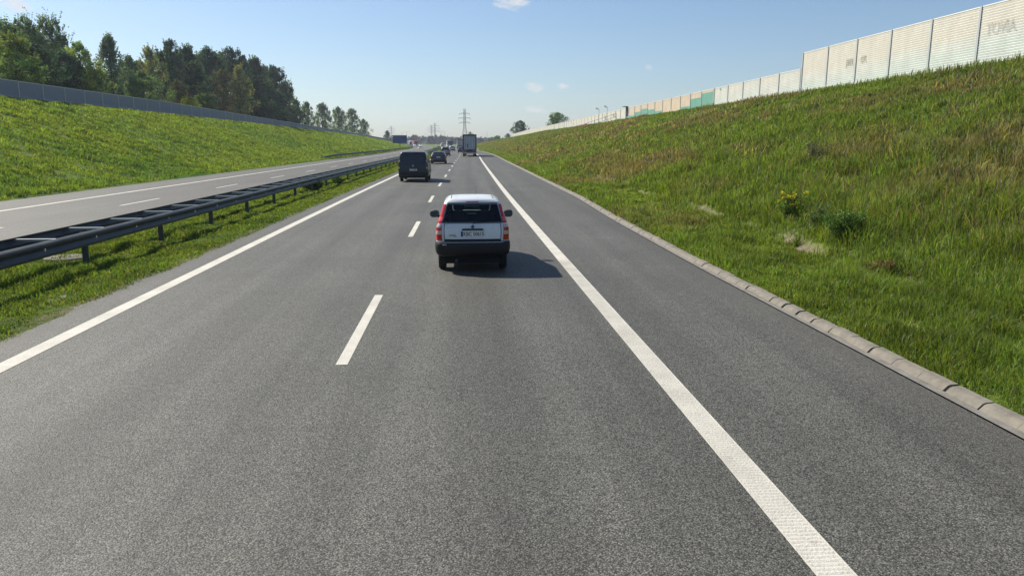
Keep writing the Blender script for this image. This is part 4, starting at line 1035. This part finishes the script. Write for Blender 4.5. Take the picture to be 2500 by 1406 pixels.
for a in [(8, 28, 95, -50, 'wispy2', 'tall leafy tree at the far left edge of the wood'),
          (62, 18, 85, -53, 'wispy', 'tall slender tree with a thin feathery top left of the wispiest tree'),
          (118, 18, 110, -51, 'wispy', 'tallest wispy tree with upright whip like shoots against the sky'),
          (28, 82, 105, -45.5, 'olive', 'olive green tree in front of the tall trees at the left edge'),
          (78, 105, 100, -46, 'dark', 'dark dense tree close behind the barrier below the feathery tops'),
          (150, 120, 70, -47, 'dark2', 'dark narrow tree right of the wispiest tree'),
          (190, 102, 78, -46, 'yellow', 'bright yellow green tree standing left of the pointed grey green one'),
          (228, 165, 60, -45, 'olive', 'low olive tree at the foot of the pointed grey green tree'),
          (262, 84, 84, -49, 'cone', 'pointed grey green tree standing apart on the skyline'),
          (312, 132, 62, -54, 'birch2', 'pale hazy tree in the dip right of the pointed tree'),
          (362, 112, 76, -53, 'ochre', 'yellowish thin crowned tree left of the big dark group'),
          (345, 178, 86, -44.5, 'shrub', 'round dark green bush like tree just above the barrier'),
          (412, 98, 62, -52, 'dark', 'dark twin topped tree at the left end of the big dark group'),
          (455, 108, 70, -53, 'dark3', 'second dark tree of the big group, drooping twigs'),
          (508, 116, 74, -53, 'dark2', 'dark broad tree in the middle of the big group'),
          (565, 117, 72, -52, 'dark', 'dark tree with a rounded top on the skyline of the big group'),
          (620, 137, 70, -51, 'dark3', 'dark tree where the skyline of the big group begins to fall'),
          (668, 160, 62, -50, 'dark2', 'dark tree near the right end of the big group'),
          (696, 198, 50, -48, 'birch', 'drooping grey green tree closing the big group on the right'),
          (430, 195, 66, -45, 'rust', 'brownish twiggy small tree above the lime green bush'),
          (497, 228, 46, -44, 'olive', 'small olive sapling right of the lime green bush'),
          (582, 158, 66, -46.5, 'ochre', 'faded yellowish tree in front of the big dark group'),
          (540, 165, 80, -47.5, 'rust', 'rusty brown leaved tree low in front of the dark group'),
          (470, 150, 80, -47, 'dark3', 'dark tree filling the wood above the olive sapling'),
          (628, 185, 80, -46.5, 'dark', 'dark low tree just behind the barrier right of the faded yellowish tree'),
          (672, 225, 60, -45.5, 'dark2', 'low dark tree closest to the barrier at the right of the wood'),
          (722, 243, 40, -48, 'dark3', 'first small tree right of the big dark group'),
          (748, 247, 40, -48, 'birch2', 'second small tree right of the big dark group'),
          (785, 250, 48, -47, 'birch', 'pointed small tree in the middle of the thinning row'),
          (825, 260, 46, -47, 'birch2', 'small open tree with light through its crown in the thinning row'),
          (858, 264, 42, -46, 'birch', 'feathery pale small tree near the end of the thinning row'),
          (887, 290, 32, -45, 'birch2', 'last low tree at the right end of the row behind the left barrier')]:
    on_left(*a, group=G)
on_left(455, 240, 56, -43, 'lime', 'lime green bush peeping over the left barrier', name='bush', cat='bush')
# second rank that closes the wood behind the front trees
for k, (px, top) in enumerate([(20, 60), (45, 70), (140, 95), (75, 60), (95, 75), (170, 165), (215, 170), (290, 165), (330, 150), (390, 128), (430, 125), (485, 128), (535, 130), (590, 140), (640, 158), (685, 205)]):
    on_left(px, top, 84, -58, ['dark', 'dark2', 'dark3', 'birch2'][k % 4] if k not in (3, 4) else 'birch2', 'dark tree in the second rank deep inside the left wood', 'second rank of dark trees inside the wood')
def lone(kind, label, px, top, wpx, Z, zb, name='tree', cat='tree'):
    X, _, zt = at_Y(px, top, Z); plant_tree(kind, label, (X, Z, zb), zt - zb, wpx / 1790 * Z * 1.15, random.uniform(0, 6), None, name, cat)
lone('dark3', 'small lone tree beyond the end of the left barrier, beside the faint pylon', 945, 319, 20, 470, 2.2)
lone('dark', 'dark rounded tree behind the far end of the right barrier', 1271, 295, 44, 405, 3.2)
lone('shrub', 'broad spreading bush sticking up above the right barrier', 1361, 277, 66, 245, 5.2, 'bush', 'bush')
lone('birch2', 'low green tree left of the dark rounded tree on the right', 1240, 326, 24, 425, 2.4)
lone('shrub', 'clipped looking hedge bush at the end of the right embankment', 1214, 332, 26, 432, 2.0, 'bush', 'bush')
lone('shrub', 'tree crown showing above the roof of the nearest grey lorry', 1148, 323, 17, 620, 0)

# ------------------------------------------------------------------ far wood and town at the horizon
def far_wood():
    V = []; F = []; T = []; n0 = 0
    for k in range(420):
        Z = rng.uniform(850, 1500); px = rng.uniform(935, 1232); X = at_Y(px, 345, Z)[0]
        hmax = float(np.interp(px, [935, 990, 1010, 1020, 1030, 1060, 1120, 1160, 1200, 1232], [342, 336, 335, 331, 336, 334, 336, 337, 338, 341])); h = EYE + (348 - hmax - 3 + rng.normal(0, 2.6)) / 1790 * Z
        h = max(h, 4); w = rng.uniform(2.5, 6)
        nn = 24; zz = rng.random(nn) ** .8; ww = np.sqrt(np.clip(1 - zz, 0, 1)) * w; a = rng.uniform(0, 6.28, nn)
        cs = np.stack([X + ww * .7 * np.cos(a), Z + ww * .7 * np.sin(a), zz * h], 1)
        v, f, t = leaf_cloud(cs, np.full(nn, w * .32), 9, 1.1, np.array((.012, .021, .024))[None] * rng.uniform(.6, 1.4, (nn, 1)))  # distance haze put into the bluish leaf tint
        V.append(v); F.append(f + n0); T.append(t); n0 += len(v)
    o = raw_mesh('far_wood', np.concatenate(V), np.concatenate(F), M['leaf'], np.concatenate(T), nper=4)
    tag(o, 'bluish band of trees on the horizon behind the traffic', kind='stuff')
far_wood()
def houses():
    wall = mat('house_render', (.40, .38, .35), .8); roof = mat('house_roof', (.10, .065, .06), .8); win = M['glass']
    L_ = ['white gabled house among the horizon trees behind the oncoming cars', 'small pale house on the horizon left of the twin pylons', 'pale house at the foot of the twin pylons', 'long white hall on the horizon right of the twin pylons', 'pale house on the horizon just left of the second lorry', 'low pale house beside the thin mast right of the nearest lorry']
    for (px, Z, w), lb in zip([(1020, 1020, 9), (1040, 1000, 9), (1050, 960, 10), (1072, 1050, 18), (1108, 960, 9), (1184, 980, 9)], L_):
        X = at_Y(px, 345, Z)[0]; t = thing('house', lb, 'house', (X, Z, 0), R(random.uniform(-25, 25)), 'houses on the horizon')
        mb = MB(); mb.box((0, 0, 1.9), (w, 8, 3.8)); mb.build('wall', wall, t)
        mb = MB(); mb.loft([[(-w / 2 - .3, y, 3.8), (w / 2 + .3, y, 3.8), (0, y, 6.2)] for y in (-4.3, 4.3)], True, True); mb.build('roof', roof, t)
        for q in (-.28, .28):
            mb = MB(); mb.box((q * w, -4.02, 2.2), (1.2, .06, 1.3)); mb.build('window', win, t)
houses()

# ------------------------------------------------------------------ pylons, lamps, mast, sign
def pylon(label, px, top, Z, arm=6.2, zb=0.):
    X, _, H = at_Y(px, top, Z)
    t = thing('pylon', label, 'pylon', (X, Z, zb), R(8), 'lattice pylons on the horizon')
    def hw(z): return float(np.interp(z / H, [0, .5, .62, 1], [.105, .034, .030, .022])) * H
    mb = MB(); zs = [H * q for q in (0, .12, .23, .33, .42, .5, .56, .62, .68, .74, .80, .86, .92, .97)]
    r = .16
    for za, zb_ in zip(zs[:-1], zs[1:]):
        a, b = hw(za), hw(zb_); ca = [(-a, -a), (a, -a), (a, a), (-a, a)]; cb = [(-b, -b), (b, -b), (b, b), (-b, b)]
        for i in range(4):
            j = (i + 1) % 4
            mb.tube((*ca[i], za), (*cb[i], zb_), r, None, 4, False); mb.tube((*ca[i], za), (*cb[j], zb_), r * .55, None, 4, False); mb.tube((*ca[j], za), (*cb[i], zb_), r * .55, None, 4, False); mb.tube((*cb[i], zb_), (*cb[j], zb_), r * .5, None, 4, False)
    mb.build('lattice_tower', M['pyl'], t)
    for q, l in ((.62, 1.), (.745, 1.15), (.87, 1.0), (.985, .38)):
        z = H * q; mb = MB()
        for sg in (-1, 1):
            mb.tube((0, -.5, z), (sg * arm * l, 0, z + .2), .15, None, 4, False); mb.tube((0, .5, z), (sg * arm * l, 0, z + .2), .15, None, 4, False); mb.tube((0, 0, z + H * .035), (sg * arm * l, 0, z + .2), .12, None, 4, False)
        o = mb.build('cross_arm', M['pyl'], t)
        if l > .5:
            for sg in (-1, 1):
                mi = MB(); mi.tube((sg * arm * l, 0, z + .1), (sg * arm * l, 0, z - 1.4), .16, .16, 6); mi.build('insulator', M['ins'], o)
M['pyl'] = mat('pylon_steel', (.22, .23, .24), .6, .3); M['ins'] = mat('insulator', (.12, .13, .14), .4)
pylon('tall lattice pylon with three cross arms behind the nearest grey lorry', 1134, 267, 780, 5.4)
pylon('right one of the twin distant pylons above the horizon trees', 1061.5, 301, 1250, 6.8)
pylon('left one of the twin distant pylons above the horizon trees', 1053, 306, 1380, 6.8)
pylon('faint far pylon above the lone small tree on the left', 955, 309, 1300, 6)

LL = ['leftmost thin street lamp between the faint pylon and the blue sign', 'street lamp standing behind the middle of the blue sign', 'street lamp rising behind the right half of the blue sign', 'street lamp with its arm to the right above the right edge of the blue sign', 'small street lamp over the oncoming lorries', 'small street lamp left of the twin pylons', 'street lamp just right of the twin pylons', 'tallest street lamp right of the twin pylons']
for (px, top, Z, d), lb in zip([(964, 328, 800, 1), (972, 329, 820, 1), (981, 323.5, 690, 1), (993, 321.5, 640, 1), (1013, 328, 880, 1), (1043, 328, 880, -1), (1077, 322, 660, -1), (1086, 320.5, 620, -1)], LL):
    X, _, H = at_Y(px, top, Z)
    t = thing('street_lamp', lb, 'street lamp', (X, Z, 0), 0, 'street lamps along the far road')
    mb = MB(); mb.tube((0, 0, 0), (0, 0, H - .3), .14, .09, 6); mb.build('pole', M['pyl'], t)
    mb = MB(); mb.tube((0, 0, H - .3), (d * 2.2, 0, H), .09, .07, 6); mb.build('arm', M['pyl'], t)
    mb = MB(); mb.box((d * 2.6, 0, H), (.9, .35, .18)); mb.build('lantern', M['pyl'], t)
Z = 620; X = at_Y(1189, 330, Z)[0]
t = thing('mast', 'thin bare mast on the horizon right of the nearest lorry', 'mast', (X, Z, 0)); mb = MB(); mb.tube((0, 0, 0), (0, 0, 11.6), .12, .06, 6); mb.build('shaft', M['pyl'], t); mb = MB(); mb.box((0, 0, 11.7), (.3, .3, .3)); mb.build('head', M['pyl'], t)

def sign():
    Y = 268; X = at_Y(976.5, 350, Y)[0]
    t = thing('road_sign', 'large dark blue back of a road sign on the verge of the opposite carriageway', 'road sign', (X, Y, .1), R(3))
    mb = MB(); mb.box((0, 0, 3.55), (4.9, .06, 2.75)); p = mb.build('sign_panel', mat('sign_back', (.022, .085, .25), .7, .0, .2, vary=(1, .15)), t)
    mb = MB()
    for z in (2.5, 3.2, 3.9, 4.6): mb.box((0, .06, z), (4.7, .05, .08))
    mb.build('stiffener', mat('sign_brace', (.03, .09, .24), .5, .0), p)
    mb = MB()
    mb.tube((0, .16, -.6), (0, .16, 4.8), .13, .13, 8)
    mb.build('post', M['galv_dull'], t)
sign()
def marker(label, X, Y, z, h=1.1):
    t = thing('delineator_post', label, 'marker post', (X, Y, z)); mb = MB(); mb.box((0, 0, h / 2), (.16, .06, h)); mb.build('shaft', M['black'], t)
    mb = MB(); mb.box((0, -.035, h - .15), (.10, .01, .16)); mb.build('reflector', M['red_lamp'], t)
marker('dark marker post standing in the grass at the foot of the right embankment', 10.8, 141, float(ground(9.7, 141)))

# ------------------------------------------------------------------ manhole, weeds
def manhole():
    t = thing('manhole', 'round concrete manhole cover under the median guard rail', 'manhole', (-8.98, 17.1, -.06))
    mb = MB(); mb.lathe([(.001, .10), (.41, .10), (.43, .085), (.43, -.1)], (0, 0, 0), 'Z', 28); mb.build('cover', M['concrete'], t, 40)
    mb = MB(); mb.lathe([(.47, -.1), (.47, .05), (.44, .06), (.435, -.1)], (0, 0, 0), 'Z', 28); mb.build('ring', M['concrete_strip'], t, 40)
manhole()
def weed(label, s, Y, h, w, colr, n=260, flower=None, name='weed', lf=.05):
    k = float(kshift(Y)) if s > 4.9 else 0; zb = float(ground(s, Y)); t = thing(name, label, 'plant', (float(c(Y)) + s + k, Y, zb))
    ns = 14; st = MB(); C_ = []
    for i in range(ns):
        a = rng.uniform(0, 6.28); r = rng.uniform(.1, 1) * w / 2; tip = (r * math.cos(a), r * math.sin(a), h * rng.uniform(.55, 1)); st.tube((r * .2 * math.cos(a), r * .2 * math.sin(a), -.03), tip, .006, .003, 4, False)
        for q in np.linspace(.3, 1, 5): C_.append([tip[0] * (.2 + .8 * q), tip[1] * (.2 + .8 * q), tip[2] * q])
    C_ = np.array(C_); V, F, T = leaf_cloud(C_, np.full(len(C_), w * .12), max(6, n // len(C_) * 4), lf * .62, np.array(colr)[None] * rng.uniform(.6, 1.4, (len(C_), 1)))
    if flower:
        tops = C_[4::5] + np.array([0, 0, .04]); v, f, q = leaf_cloud(tops, np.full(len(tops), w * .10), 12, .036, np.repeat(np.array(flower)[None], len(tops), 0))
        F = np.concatenate([F, f + len(V)]); V = np.concatenate([V, v]); T = np.concatenate([T, q])
    st.build('stems', M['stem'], t); raw_mesh('foliage', V, F, M['leaf'], T, t, nper=4)
M['stem'] = mat('plant_stem', (.08, .10, .03), .8)
weed('yellow flowering weed on the right bank above the bare soil', 8.75, 19.2, .75, .8, (.13, .19, .04), 600, (.62, .50, .03))
weed('dark green bushy weed at the right end of the bare soil patch', 8.5, 15.6, .65, 1.3, (.085, .15, .035), 1300)
weed('grey green weed between the yellow flowers and the dark bushy weed', 8.45, 17.0, .7, .7, (.16, .21, .09), 600)
weed('leafy weed growing under the median guard rail', -8.2, 41.0, .55, 1.4, (.03, .07, .014), 900, lf=.07)
weed('low weed clump in the median nearer the van', -8.0, 47.5, .4, 1.2, (.035, .08, .015), 600, lf=.07)
weed('pale tall weed high on the right bank among brown grass', 13.0, 27.0, .7, 1.6, (.13, .14, .08), 600, lf=.06)
weed('dry dead thistle clump by the bare soil nearest the camera', 7.7, 12.9, .35, .6, (.16, .12, .05), 300)

# ------------------------------------------------------------------ haze
def haze():
    m = bpy.data.materials.new('haze_air'); m.use_nodes = True; nt = m.node_tree; nt.nodes.clear()
    out = nt.nodes.new('ShaderNodeOutputMaterial'); v = nt.nodes.new('ShaderNodeVolumePrincipled')
    v.inputs['Color'].default_value = (.80, .87, 1, 1); v.inputs['Density'].default_value = .00022; v.inputs['Anisotropy'].default_value = .3
    nt.links.new(v.outputs[0], out.inputs['Volume'])
    mb = MB(); mb.box((0, 1090, 39), (3600, 2220, 82)); o = mb.build('haze', m); o['kind'] = 'stuff'
    return o
haze()
